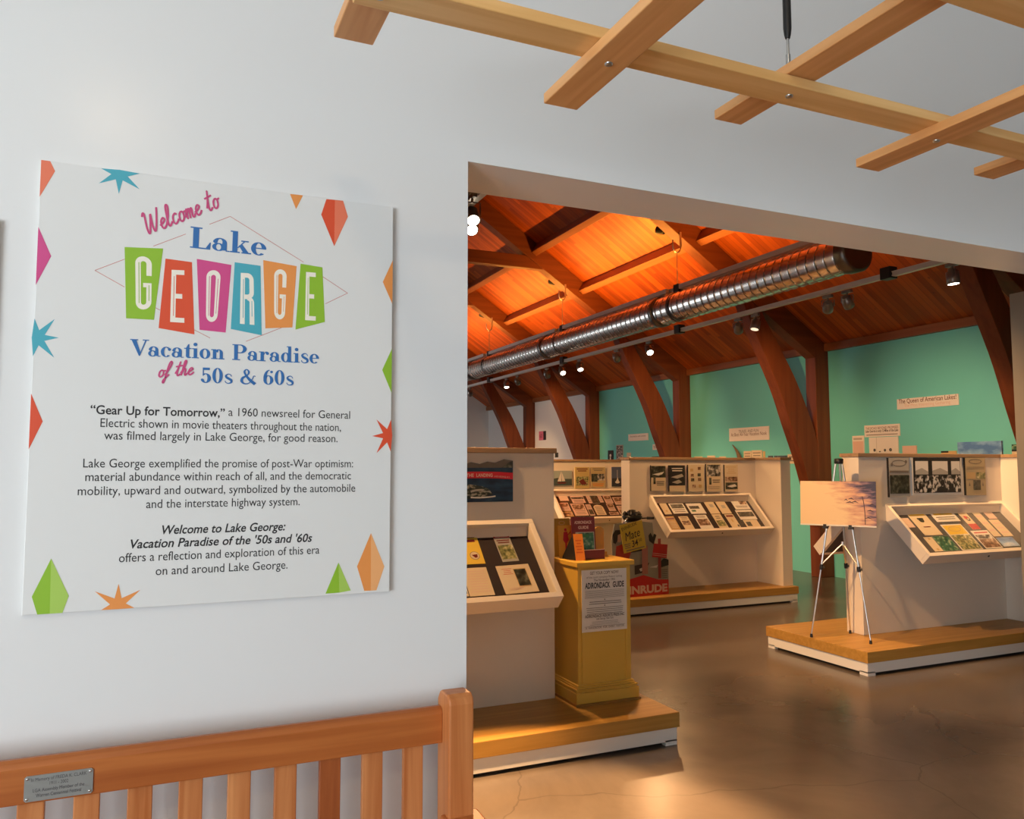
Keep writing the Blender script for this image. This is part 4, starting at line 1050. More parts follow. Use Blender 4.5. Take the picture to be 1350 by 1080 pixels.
arcband(0, .677, .122, .040, .020, plain('red banner print', rgb(196, 22, 40), .4, vary=0))
A.text('THE', .372, .1505, .028, MT['paper_pink'], w=.048, bold=.02)
A.text('LANDING', .437, .1505, .028, MT['paper_pink'], w=.105, bold=.02)
A.text('LAKE GEORGE, N.Y.', .552, .149, .013, MT['paper_pink'], w=.105, rot=-.06)
A.polys([[(.0, .02), (.46, .02), (.54, .045), (.52, .075), (.47, .095), (.40, .105), (.2, .11), (0, .10)]], MT['ph_island'])
A.polys(strip(smooth_pts([(.40, .062), (.43, .070), (.47, .072), (.48, .068)]), .012), pg)
A.polys(strip(smooth_pts([(.40, .028), (.46, .026), (.53, .030), (.56, .034)]), .008), pw)
tag(A.build('lake_poster'), 'dark blue lake poster with a red lettered banner on the left display', 'poster')
# far display
G = 'pictures above the sailing case'
def f_sail(A, w, h):
    A.r(-w, w, -h, -h * .1, plain('sea print', (.05, .08, .08, 1), .4, vary=.2, scale=30))
    A.polys([[(-w, -h * .1), (-w * .4, h * .05), (0, -h * .1)]], MT['ph_dark'])
    A.polys([[(-w * .1, h * .95), (-w * .1, -h * .45), (-w * .5, -h * .45)], [(-w * .05, h * .8), (w * .3, -h * .4), (-w * .05, -h * .45)]], pw)
    A.polys([[(-w * .6, -h * .55), (w * .45, -h * .55), (w * .3, -h * .75), (-w * .4, -h * .75)]], MT['maroon'])
mounted(YS, 5.253, 5.572, 1.339, 1.555, 'photograph', 'photograph of a white-sailed yacht at the left of the far display', 'photograph', G, plain('sky print', (.36, .42, .40, 1), .4), f_sail)
def f_y1(A, w, h):
    A.lines(-w * .8, w * .8, h * .55, h * .92, 2, MT['maroon'], .5, .3); A.r(-w * .85, w * .85, -h * .72, h * .12, MT['ph_land']); A.polys([[(-w * .5, -h * .3), (w * .1, -h * .1), (w * .7, -h * .6), (-w * .1, -h * .65)]], MT['maroon'])
mounted(YS, 5.625, 5.866, 1.291, 1.608, 'magazine_cover', 'yellowish magazine cover with a boat, second from left on the far display', 'magazine', G, plain('yellowed paper', (.56, .42, .16, 1), .5), f_y1)
def f_y2(A, w, h):
    A.lines(-w * .8, w * .8, h * .6, h * .92, 2, ink, .4, .3); A.r(-w * .95, -w * .1, -h * .42, h * .35, MT['ph_dark']); A.r(-w * .1, w * .9, -h * .3, h * .35, bw); A.lines(-w * .8, w * .8, -h * .9, -h * .55, 2, MT['paper_orange'], .4)
mounted(YS, 5.895, 6.14, 1.300, 1.607, 'magazine_cover', 'tan magazine cover with a grey picture band, third from left on the far display', 'magazine', G, plain('tan paper stock', (.52, .40, .20, 1), .5), f_y2)
def f_bl(A, w, h):
    A.r(-w, w, -h, -h * .15, plain('dusk water print', (.035, .03, .05, 1), .4, vary=.2, scale=30)); A.r(-w * .03, w * .03, -h * .6, h * .7, pw); A.polys(disc(0, -h * .55, w * .42, h * .14), pw); A.polys([[(-w * .3, -h * .5), (w * .05, -h * .05), (w * .3, -h * .55)]], pw)
mounted(YS, 6.256, 6.446, 1.314, 1.610, 'photograph', 'narrow blue photograph of a lone mast at the right of the far display', 'photograph', G, plain('dusk sky print', (.09, .11, .20, 1), .4), f_bl)
# middle display: five framed pages
G = 'framed pages above the middle case'
for x0, x1, z0, z1, lab, fn in [
    (5.285, 5.49, 1.325, 1.626, 'framed page with a speedboat print, first of the five on the middle display', lambda A, w, h: (A.r(-w, w, h * .05, h * .95, MT['ph_dark']), A.polys([[(-w * .8, h * .3), (w * .8, h * .5), (w * .5, h * .3), (0, h * .2)]], pw), A.r(-w * .7, -w * .4, -h * .45, h * .1, MT['ph_dark']), A.lines(-w * .3, w * .8, -h * .6, -h * .2, 3, ink))),
    (5.541, 5.768, 1.316, 1.626, 'framed black page with white boats, second of the five on the middle display', lambda A, w, h: (A.r(-w, w, -h * .55, h, MT['ink']), A.polys([[(-w * .8, h * .1), (w * .6, h * .35), (w * .8, h * .15), (0, -h * .02)], [(-w * .7, -h * .3), (w * .2, -h * .1), (w * .6, -h * .3), (0, -h * .42)]], pg), A.lines(-w * .7, w * .7, h * .5, h * .85, 2, pw, .4))),
    (5.814, 6.041, 1.312, 1.634, 'framed pale page of many small pictures, third of the five on the middle display', lambda A, w, h: [A.r(cx * w - w * .2, cx * w + w * .2, cy * h - h * .11, cy * h + h * .11, m_) for cx, cy, m_ in ((-.55, .6, pt), (.45, .72, se), (-.5, .2, se), (.4, .25, MT['ph_dark']), (-.45, -.12, MT['ph_dark']), (.45, -.1, se), (-.3, -.6, se), (.5, -.6, pt))]),
    (6.082, 6.305, 1.309, 1.643, 'framed page with a boat at its top, fourth of the five on the middle display', lambda A, w, h: (A.r(-w * .9, w * .9, h * .1, h * .95, bw), A.r(-w * .65, -w * .35, -h * .5, h * .0, MT['ph_dark']), A.lines(-w * .2, w * .8, -h * .4, -h * .1, 2, ink), A.lines(-w * .8, w * .8, -h * .85, -h * .6, 2, ink, .2))),
    (6.356, 6.560, 1.305, 1.634, 'framed page with two wide boats low down, last of the five on the middle display', lambda A, w, h: (A.lines(-w * .8, w * .8, h * .3, h * .9, 4, pt, .3, .5), A.r(-w * .9, w * .9, -h * .25, h * .1, se), A.r(-w * .9, w * .9, -h * .82, -h * .32, MT['ph_dark']), A.polys([[(-w * .7, -h * .6), (w * .5, -h * .45), (w * .8, -h * .62), (0, -h * .7)]], pw)))]:
    mounted(YM, x0, x1, z0, z1, 'framed_page', lab, 'framed page', G, pc, fn, .02, MT['dark_metal'])
# right display: three pictures
G = 'pictures above the right case'
def f_p1(A, w, h):
    A.polys(ringarc(0, h * .72, w * .7, h * .17, w * .64, h * .13), ink); A.polys(disc(-w * .7, h * .66, w * .12) + disc(w * .7, h * .8, w * .12), ink); A.lines(-w * .95, w * .95, h * .22, h * .36, 1, ink, .8, 0); A.r(-w * .96, w * .96, -h * .82, h * .12, MT['ph_dark'])
mounted(YR, 5.812, 6.058, 1.340, 1.684, 'framed_page', 'framed page with scroll heading and dark picture, left of the crowd photograph', 'framed page', G, pg, f_p1, .022, MT['dark_metal'])
def f_p2(A, w, h):
    A.r(-w * .94, w * .94, -h * .88, h, MT['ink'])
    for x0, x1 in ((-.86, -.36), (-.2, .42), (.56, .92)):
        A.h = .001; A.r(x0 * w, x1 * w, h * .1, h * .82, pw)
        A.polys([[(x0 * w, h * .3), ((x0 + x1) / 2 * w, h * .45), (x1 * w, h * .25), (x1 * w, h * .1), (x0 * w, h * .1)]], pg)
    A.r(-w * .92, w * .92, -h * .86, h * .05, MT['ph_crowd'])
    A.polys(disc(w * .18, -h * .35, w * .09, h * .17) + disc(w * .55, -h * .72, w * .1, h * .16) + [[(w * .0, -h * .86), (w * .05, -h * .55), (w * .3, -h * .55), (w * .36, -h * .86)]], MT['ink'])
mounted(YR, 6.100, 6.748, 1.352, 1.686, 'crowd_photograph', 'black and white photograph of a crowd before three big windows on the right display', 'photograph', G, pw, f_p2, .014)
def f_p3(A, w, h):
    A.polys(ringarc(0, h * .8, w * .65, h * .13, w * .58, h * .1), ink); A.lines(-w * .9, w * .9, h * .35, h * .55, 2, ink, .2, 0); A.r(-w * .9, -w * .05, -h * .12, h * .22, pt); A.r(w * .05, w * .95, -h * .12, h * .22, MT['ph_land']); A.r(-w * .3, w * .45, -h * .72, -h * .2, MT['ph_dark']); A.polys([[(-w * .75, -h * .5), (-w * .6, -h * .5), (-w * .67, -h * .28)], [(w * .6, -h * .5), (w * .75, -h * .5), (w * .67, -h * .28)]], ink)
mounted(YR, 6.785, 7.055, 1.342, 1.688, 'framed_page', 'tan framed page with four small pictures, right of the crowd photograph', 'framed page', G, plain('aged page', (.46, .37, .22, 1), .6), f_p3, .022, MT['dark_metal'])

# ------------------------------------------------------------------ yellow pedestal and what stands on it
pd_ = thing('pedestal', (2.52, 4.48, .185), 'mustard yellow square pedestal with moulded base on the left platform', 'pedestal')
Yp = MT['yellow_paint']; ZP = .185
MB().box(2.322, 2.693, 4.285, 4.675, ZP, 1.0).build('shaft', Yp, pd_, bevel=.004)
b = MB()
b.box(2.345, 2.362, 4.279, 4.286, .31, .985); b.box(2.652, 2.669, 4.279, 4.286, .31, .985)
b.build('corner_bead', Yp, pd_, bevel=.002)
b = MB().box(2.292, 2.740, 4.252, 4.705, ZP, .197)
b.build('shoe_strip', plain('dark mustard shoe', (.30, .14, .02, 1), .5), pd_)
b = MB()
for gx, z0, z1 in ((.021, .197, .262), (.014, .262, .272), (.018, .272, .282), (.009, .282, .292), (.004, .292, .304)):
    b.box(2.317 - gx, 2.698 + gx * 1.6, 4.279 - gx, 4.681 + gx, z0, z1)
b.build('base_moulding', Yp, pd_, bevel=.004)
MB().prism([(2.305, 4.262), (2.712, 4.262), (2.712, 4.70), (2.305, 4.70)], 'z', 1.0, 1.03).build('top_slab', Yp, pd_, bevel=.004)
A = Art((2.5025, 4.2765, .794), (1, 0, 0), (0, 0, 1), (0, -1, 0), .0003)
A.body(-.1575, .1575, -.183, .187, .002, pw)
A.text('GET YOUR COPY NOW!', .0, .158, .026, ink, w=.20, bold=.02, align='c')
A.text('of the most complete Resort Listing', 0, .136, .018, ink, w=.25, align='c')
A.text('The November 1951', 0, .117, .02, ink, w=.15, bold=.015, align='c')
A.text('ADIRONDACK', -.135, .076, .048, MT['ink'], w=.175, bold=.03)
A.text('GUIDE', .058, .076, .048, MT['ink'], w=.08, bold=.03)
A.lines(-.138, .140, .015, .065, 7, ink, .22, .03, 3)
A.polys(disc(0, .006, .004) + disc(0, -.030, .004), ink)
A.lines(-.11, .12, -.024, .0, 2, ink, .3, .15, 4)
A.lines(-.138, .14, -.082, -.036, 4, ink, .25, .12, 5)
A.text('ADIRONDACK RESORTS PRESS INC', 0, -.098, .024, ink, w=.275, bold=.025, align='c')
A.text('Lake George, New York', 0, -.113, .018, ink, w=.12, bold=.01, align='c')
A.lines(-.12, .12, -.146, -.120, 3, ink, .2, .3, 6)
A.r(-.14, .14, -.1515, -.150, ink)
A.text('A  HANDBOOK  FOR  EVERY  VISITOR', 0, -.165, .018, ink, w=.27, align='c')
tag(A.build('notice_sheet'), 'printed white guide notice pinned on the front of the yellow pedestal', 'notice')
# items on top
def plank(name, label, cat, x0, x1, y, z0, z1, lean, t, m, fn, turn=0.0, group='leaflets on the yellow pedestal', foot=None):
    c, s_ = math.cos(turn), math.sin(turn)
    ex = Vector((c, s_, 0)); ey = Vector((-s_ * math.sin(lean), c * math.sin(lean), math.cos(lean)))
    en = ex.cross(ey)
    A = Art(((x0 + x1) / 2, y, z0), ex, ey, en, .0004)
    w, h = (x1 - x0) / 2, (z1 - z0) / math.cos(lean)
    A.body(-w, w, 0.002, h, t, m)
    if fn: fn(A, w, h)
    if foot: foot(A, w, h)
    return tag(A.build(name), label, cat, group)
def f_dancer(A, w, h):
    r_ = MT['red_print']
    A.polys(disc(0, h * .86, w * .18, h * .05), r_); A.polys([[(-w * .25, h * .8), (w * .25, h * .8), (w * .4, h * .55), (w * .1, h * .45), (w * .15, h * .12), (-w * .15, h * .12), (-w * .12, h * .45), (-w * .4, h * .55)]], r_)
    A.polys(strip([(w * .3, h * .7), (w * .7, h * .8)], .006), r_)
plank('leaflet', 'tall yellow leaflet with a red figure at the left of the pedestal top', 'leaflet', 2.312, 2.415, 4.50, 1.031, 1.235, .12, .003, plain('golden yellow card', (.66, .36, .035, 1), .5), f_dancer)
plank('leaflet', 'olive yellow booklet showing behind the red figure leaflet', 'booklet', 2.315, 2.43, 4.57, 1.031, 1.275, .08, .006, plain('olive yellow card', (.42, .28, .04, 1), .5), lambda A, w, h: A.polys(ringarc(0, h * .88, w * .4, h * .05, w * .3, h * .035), pt))
def tent(A, w, h):
    A.add([A.p3(p) for p in ((-w, .002), (-w, h))] + [A.p3((-w, h)) + Vector((-.02, .115, -h * .97))], [[0, 1, 2]], A.mi(MT['black']))
def f_or(A, w, h): A.lines(-w * .7, w * .7, h * .25, h * .8, 5, plain('deep orange print', (.62, .12, .01, 1), .5, vary=0), .5, .4, 8)
plank('tent_card', 'bright orange tent card with black side at the front of the pedestal top', 'card', 2.345, 2.408, 4.345, 1.031, 1.190, .30, .004, MT['paper_orange'], f_or, -.12, foot=tent)
def f_book(A, w, h):
    A.text('ADIRONDACK', 0, h * .83, .026, MT['paper_pink'], w=w * 1.5, bold=.02, align='c'); A.text('GUIDE', 0, h * .70, .026, MT['paper_pink'], w=w * .9, bold=.02, align='c')
    A.r(-w * .7, w * .9, h * .10, h * .62, pg); A.r(-w * .64, w * .84, h * .12, h * .60, MT['ph_green']); A.r(-w * .5, w * .4, h * .48, h * .56, plain('green print', (.03, .16, .06, 1), .5))
plank('guide_booklet', 'maroon guide booklet with a green picture standing in the tray', 'booklet', 2.385, 2.548, 4.455, 1.040, 1.287, .10, .010, MT['maroon'], f_book, -.05)
tr = thing('booklet_tray', (2.5, 4.42, 1.03), 'dark maroon tray holding the guide booklet on the pedestal', 'tray')
MB().box(2.405, 2.568, 4.38, 4.388, 1.031, 1.090).build('front_lip', MT['maroon'], tr, bevel=.002)
b = MB().box(2.405, 2.568, 4.388, 4.50, 1.031, 1.037); b.box(2.405, 2.409, 4.388, 4.47, 1.037, 1.075); b.box(2.564, 2.568, 4.388, 4.47, 1.037, 1.075)
b.build('base', MT['maroon'], tr)
MB().box(2.405, 2.568, 4.3795, 4.382, 1.087, 1.091).build('edge_trim', pp, tr)
b = MB(); cp = [(2.615 + .035 * math.cos(q), 1.19 + .03 * math.sin(q)) for q in [PI * i / 8 for i in range(9)]]
b.prism([(2.58, 1.031), (2.65, 1.031)] + cp, 'y', 4.53, 4.545)
b.prism([(2.58, 1.031), (2.65, 1.031), (2.65, 1.06), (2.58, 1.06)], 'y', 4.49, 4.53)
tag(b.build('leaflet_holder', plain('amber holder', (.62, .28, .03, 1), .4)), 'rounded amber leaflet holder at the back right of the pedestal top', 'holder')

# ------------------------------------------------------------------ outboard motor and advertising standee on the middle platform
sx, sy = 4.50, 7.53
A = Art((sx, sy, .186), (.998, .06, 0), (0, 0, 1), None, .0006)
out = [(.04, 0), (.765, 0), (.765, .38), (.74, .40), (.74, .55), (.58, .56), (.55, .80), (.40, .82), (.04, .80), (.0, .62), (.02, .40), (.05, .36)]
n_ = len(out)
vv = [A.p3(p, 0) for p in out] + [A.p3(p, -.012) for p in out]
bgm = plain('standee backdrop print', (.34, .33, .27, 1), .5, vary=.12, scale=8)
A.add(vv, [list(range(n_)), list(range(2 * n_ - 1, n_ - 1, -1))] + [(i, n_ + i, n_ + (i + 1) % n_, (i + 1) % n_) for i in range(n_)], A.mi(bgm))
rp_, wp_ = MT['red_print'], MT['paper_pink']
A.r(.04, .765, 0, .16, rp_)
A.polys([[(.04, .16), (.42, .23), (.62, .17), (.765, .16), (.765, .10), (.04, .10)]], rp_)
A.text('EVINRUDE', .065, .035, .115, wp_, w=.68, bold=.045)
A.polys([[(.30, .34), (.50, .36), (.44, .26), (.30, .24)]], plain('hull print', (.05, .04, .04, 1), .5))
A.polys([[(.36, .30), (.46, .33), (.44, .29), (.38, .27)], [(.5, .31), (.62, .33), (.6, .30)]], pw)
A.r(.40, .48, .24, .55, plain('pink panel print', (.45, .20, .17, 1), .5))
A.r(.62, .66, .18, .62, plain('faded red stripe', (.36, .06, .05, 1), .5))
A.polys([[(.66, .30), (.765, .32), (.765, .38), (.70, .40), (.66, .37)]], MT['ink'])
for i in range(5): A.r(.665, .745, .18 + i * .022, .188 + i * .022, ink)
A.h = .0012
A.polys([[(.24, .48), (.42, .50), (.42, .60), (.24, .57)]], MT['ink']); A.r(.29, .37, .535, .555, pg)
A.polys([[(.04, .40), (.22, .40), (.26, .50), (.16, .585), (.06, .56)]], plain('red dress print', (.42, .04, .025, 1), .5))
A.polys(disc(.10, .65, .035, .05), plain('face print', (.55, .36, .28, 1), .5)); A.polys([[(.02, .60), (.05, .585), (.075, .62), (.08, .68), (.13, .70), (.11, .735), (.05, .735), (.015, .69)]], MT['ink'])
A.polys([[(.535, .42), (.74, .40), (.755, .55), (.565, .57)]], rp_); A.polys(strip([(.545, .465), (.745, .435)], .005) + strip([(.545, .445), (.742, .415)], .005), wp_)
A.polys([[(.50, .60), (.56, .56), (.60, .66), (.57, .68), (.55, .64), (.52, .69), (.49, .66)]], MT['ink'])
tag(A.build('advertising_standee'), 'red and cream outboard advertising standee behind the yellow pedestal', 'standee')
A = Art((sx + .05, sy - .03, .186), (.98, -.0, .17), (-.17, 0, .98), (0, -1, 0), .0006)
A.h = 0
A.obox(A.o, A.ex, A.ey, A.en, .17, .46, .46, .77, -.006, 0, A.mi(plain('yellow tag', (.58, .47, .06, 1), .5)))
A.text('EVINRUDE', .19, .70, .052, MT['ink'], w=.20, rot=.18); A.text('Mate', .215, .585, .13, MT['ink'], w=.20, shear=.3, rot=.12); A.text('34', .285, .505, .10, MT['ink'], w=.085, shear=.2, bold=.01, rot=.1); A.text('50', .378, .545, .05, MT['ink'], w=.042, rot=.1); A.lines(.185, .27, .50, .56, 3, ink, .4, .2); A.lines(.20, .44, .472, .49, 1, ink, .6, .1)
tag(A.build('price_placard'), 'tilted yellow price placard hung on the outboard motor', 'placard')
om = thing('outboard_motor', (4.86, 7.70, .186), 'small dark vintage outboard motor standing behind the yellow placard', 'motor')
mx_, my_ = 4.86, 7.68
b = MB(); b.tube([(mx_, my_, 1.00), (mx_, my_, 1.02), (mx_, my_, 1.05), (mx_, my_, 1.07)], [.05, .10, .115, .10], 20)
for q in range(8):
    an = q * PI / 4; b.tube([(mx_ + .06 * math.cos(an), my_ + .06 * math.sin(an), 1.07), (mx_ + .085 * math.cos(an), my_ + .085 * math.sin(an), 1.10), (mx_ + .10 * math.cos(an), my_ + .10 * math.sin(an), 1.07)], .014, 8)
b.tube([(mx_, my_, 1.07), (mx_, my_, 1.125), (mx_, my_, 1.13)], [.04, .04, .02], 14)
b.build('flywheel', MT['dark_metal'], om)
MB().tube([(mx_ - .09, my_ - .05, 1.04), (mx_ - .14, my_ - .05, .99), (mx_ - .15, my_ - .03, .92)], .012, 8).build('fuel_pipe', MT['chrome'], om)
MB().tube([(mx_, my_, .80), (mx_, my_, 1.0)], [.07, .065], 16).build('cylinder_block', MT['dark_metal'], om)
MB().tube([(mx_ + .09, my_ - .02, 1.03), (mx_ + .15, my_ - .06, 1.035), (mx_ + .155, my_ - .065, 1.035), (mx_ + .23, my_ - .09, 1.035)], [.008, .008, .016, .014], 10).build('tiller_handle', MT['black'], om)
MB().tube([(mx_, my_, .30), (mx_, my_, .80)], .024, 12).build('drive_leg', MT['metal'], om)
MB().tube([(mx_ - .12, my_ + .02, .30), (mx_ - .08, my_ + .02, .30), (mx_ + .08, my_ + .02, .30), (mx_ + .12, my_ + .02, .30)], [.012, .035, .035, .012], 12).build('gear_case', MT['metal'], om)
b = MB().box(mx_ - .15, mx_ + .15, my_ - .10, my_ + .14, .186, .21); b.box(mx_ - .02, mx_ + .02, my_ + .05, my_ + .09, .21, .75); b.box(mx_ - .05, mx_ + .05, my_ + .0, my_ + .09, .70, .75)
b.build('stand', MT['black'], om)

# ------------------------------------------------------------------ tripod easel with the sunset picture
ea = thing('tripod_easel', (5.24, 5.03, .185), 'silver telescopic tripod easel on the right platform', 'easel')
F1, F2, F3 = Vector((5.022, 5.185, .186)), Vector((5.264, 4.795, .186)), Vector((5.43, 5.16, .186))
AP = Vector((5.235, 5.04, 1.655))
dE = Vector((.527, -.850, 0)); upE = Vector((.059, .037, .998)); nE = Vector((-.848, -.526, .070))
for F, off in ((F1, -.022), (F2, .022), (F3, 0)):
    top = AP + dE * off + (Vector((.02, .012, 0)) if off == 0 else Vector((0, 0, 0)))
    j = F.lerp(top, .395)
    lg = MB().tube([F + Vector((0, 0, .02)), j], .0062, 10).tube([j, top], .0085, 10).build('leg', MT['alu'], ea)
    MB().tube([F, F + Vector((0, 0, .028))], [.012, .010], 10).build('foot_tip', MT['black'], lg)
    dd = (top - F).normalized()
    cl = MB().tube([j - dd * .022, j + dd * .022], .0145, 10)
    cl.tube([j, j + dE * .025], .010, 8)
    cl.build('clamp', MT['black'], lg)
MB().tube([AP - Vector((0, 0, .025)), AP - Vector((0, 0, .02)), AP + Vector((0, 0, .016)), AP + Vector((0, 0, .02))], [.03, .036, .036, .028], 16).build('head', MT['black'], ea)
hub = Vector((5.24, 5.03, .965))
for F, off in ((F1, -.022), (F2, .022), (F3, 0)):
    j = F.lerp(AP + dE * off, .41)
    MB().tube([hub, j], .0055, 8).build('brace', MT['alu'], ea)
MB().tube([hub - Vector((0, 0, .015)), hub + Vector((0, 0, .015))], .012, 10).build('brace_hub', MT['alu'], ea)
mE = (F1 + F2) / 2
for s_ in (-.10, .10):
    c0 = mE + dE * s_ + upE * .915 + nE * .0
    MB().obox(c0, dE, nE, upE, -.016, .016, -.01, .058, -.012, .008).build('picture_clip', MT['black'], ea)
    MB().obox(c0, dE, nE, upE, -.012, .012, .05, .058, .006, .024).build('picture_clip', MT['black'], ea)
def sunset():
    m, nt, b = new_mat('sunset picture print')
    tc = N(nt, 'ShaderNodeTexCoord'); sp = N(nt, 'ShaderNodeSeparateXYZ'); nt.links.new(tc.outputs['UV'], sp.inputs[0])
    nz = N(nt, 'ShaderNodeTexNoise'); nz.inputs['Scale'].default_value = 5; nz.inputs['Detail'].default_value = 6
    mp = N(nt, 'ShaderNodeMapping'); mp.inputs['Scale'].default_value = (1.0, 2.4, 1); nt.links.new(tc.outputs['UV'], mp.inputs[0]); nt.links.new(mp.outputs[0], nz.inputs['Vector'])
    def M(op, a, c):
        n = N(nt, 'ShaderNodeMath', operation=op)
        for i, q in enumerate((a, c)):
            if isinstance(q, (int, float)): n.inputs[i].default_value = q
            else: nt.links.new(q, n.inputs[i])
        return n.outputs[0]
    u, v = sp.outputs['X'], sp.outputs['Y']
    nn = M('SUBTRACT', nz.outputs['Fac'], .5)
    d = M('ADD', M('ADD', M('MULTIPLY', u, .85), M('MULTIPLY', M('MULTIPLY', v, v), .30)), M('MULTIPLY', nn, .85))
    r = N(nt, 'ShaderNodeValToRGB'); nt.links.new(d, r.inputs[0])
    e = r.color_ramp.elements
    e[0].position = .50; e[0].color = (.82, .60, .34, 1); e[1].position = 1.10; e[1].color = (.03, .028, .075, 1)
    q = e.new(.74); q.color = (.66, .36, .23, 1); q = e.new(.90); q.color = (.20, .12, .17, 1)
    nt.links.new(r.outputs[0], b.inputs['Base Color']); b.inputs['Roughness'].default_value = .5
    return m
MT['sunset'] = sunset()
A = Art(mE + upE * .926 + nE * .045, dE, upE, nE, .0005)
A.body(-.298, .300, 0, .372, .012, pw, MT['paper_cream'])
A.h = .0005
A.r(-.298, .300, .0, .372, MT['sunset'])
tw = plain('tree print', (.06, .03, .04, 1), .5)
A.polys(strip(smooth_pts([(.215, .02), (.213, .12), (.205, .20), (.195, .25)]), [.006] * 19), tw)
for bx, by, bl in ((.07, .215, .03), (.11, .225, .045), (.14, .20, .05), (.10, .195, .06), (.25, .24, .03), (.27, .18, .04), (.255, .13, .05), (.24, .07, .06)):
    A.polys(strip([(bx - bl / 2, by), (bx, by + .008), (bx + bl / 2, by - .004)], [.003, .010, .002]), tw)
A.polys(rect(-.298, .300, 0, .012), pw)
po = A.build('sunset_picture')
# picture coordinates 0..1 over the print
uv = po.data.uv_layers.new(name='UVMap')
for lp in po.data.loops:
    p = po.matrix_basis @ po.data.vertices[lp.vertex_index].co - A.o
    uv.data[lp.index].uv = ((p.dot(A.ex) + .298) / .598, p.dot(A.ey) / .372)
tag(po, 'pale orange sunset picture with dark trees, set on the tripod easel', 'picture')

# ------------------------------------------------------------------ things on the teal wall
def wallcard(y0, y1, z0, z1, name, label, cat, group, base, fn, t=.012):
    """y0 is the left edge as seen from the room (larger y), y1 the right edge"""
    A = Art((9.099 - t, (y0 + y1) / 2, (z0 + z1) / 2), (0, -1, 0), (0, 0, 1), (-1, 0, 0), .0006)
    w, h = abs(y0 - y1) / 2, (z1 - z0) / 2
    A.body(-w, w, -h, h, t, base)
    if fn: fn(A, w, h)
    return tag(A.build(name), label, cat, group)
brn = plain('brown print', (.13, .05, .03, 1), .5, vary=0)
GW = 'title labels on the teal wall'
wallcard(7.706, 6.80, 2.377, 2.516, 'title_label', 'long white wall label about the Queen of American Lakes, at right', 'label', GW, pw, lambda A, w, h: (A.text('The Queen of American Lakes!', 0, h * .12, .085, brn, w=w * 1.88, align='c', bold=.01), A.text('The Most Interesting Gathering', 0, -h * .62, .06, pp, w=w * 1.5, align='c')))
wallcard(11.19, 10.195, 2.053, 2.277, 'title_label', 'white wall label over the middle display, two lines of print', 'label', GW, pw, lambda A, w, h: (A.text('TRAVEL AND FUN', 0, h * .25, .07, MT['line_grey'], w=w * 1.0, align='c'), A.text('At Best All-Year Vacation Nook', 0, -h * .25, .085, brn, w=w * 1.8, align='c')))
wallcard(14.472, 13.725, 2.160, 2.303, 'title_label', 'small plain white wall label between the two middle timber frames', 'label', GW, pw, lambda A, w, h: A.text('Recreation and Leisure', 0, h * .1, .05, ink, w=w * 1.6, align='c'))
wallcard(8.265, 7.678, 2.025, 2.187, 'title_label', 'white label with three lines of dark print beside the timber post at right', 'label', GW, pw, lambda A, w, h: (A.text('THE ROAD BEYOND PROMISES', 0, h * .25, .05, brn, w=w * 1.85, align='c'), A.text('Lake George is only 12 Miles of the Lake', 0, -h * .22, .05, MT['ink'], w=w * 1.85, align='c', bold=.02), A.lines(-w * .9, w * .9, -h * .8, -h * .55, 1, ink, .5)))
wallcard(13.564, 13.326, 1.955, 2.067, 'title_label', 'tiny white label half behind the second curved brace', 'label', GW, pw, lambda A, w, h: A.lines(-w * .8, w * .8, -h * .6, h * .6, 3, ink, .4))
G = 'small exhibits along the teal wall'
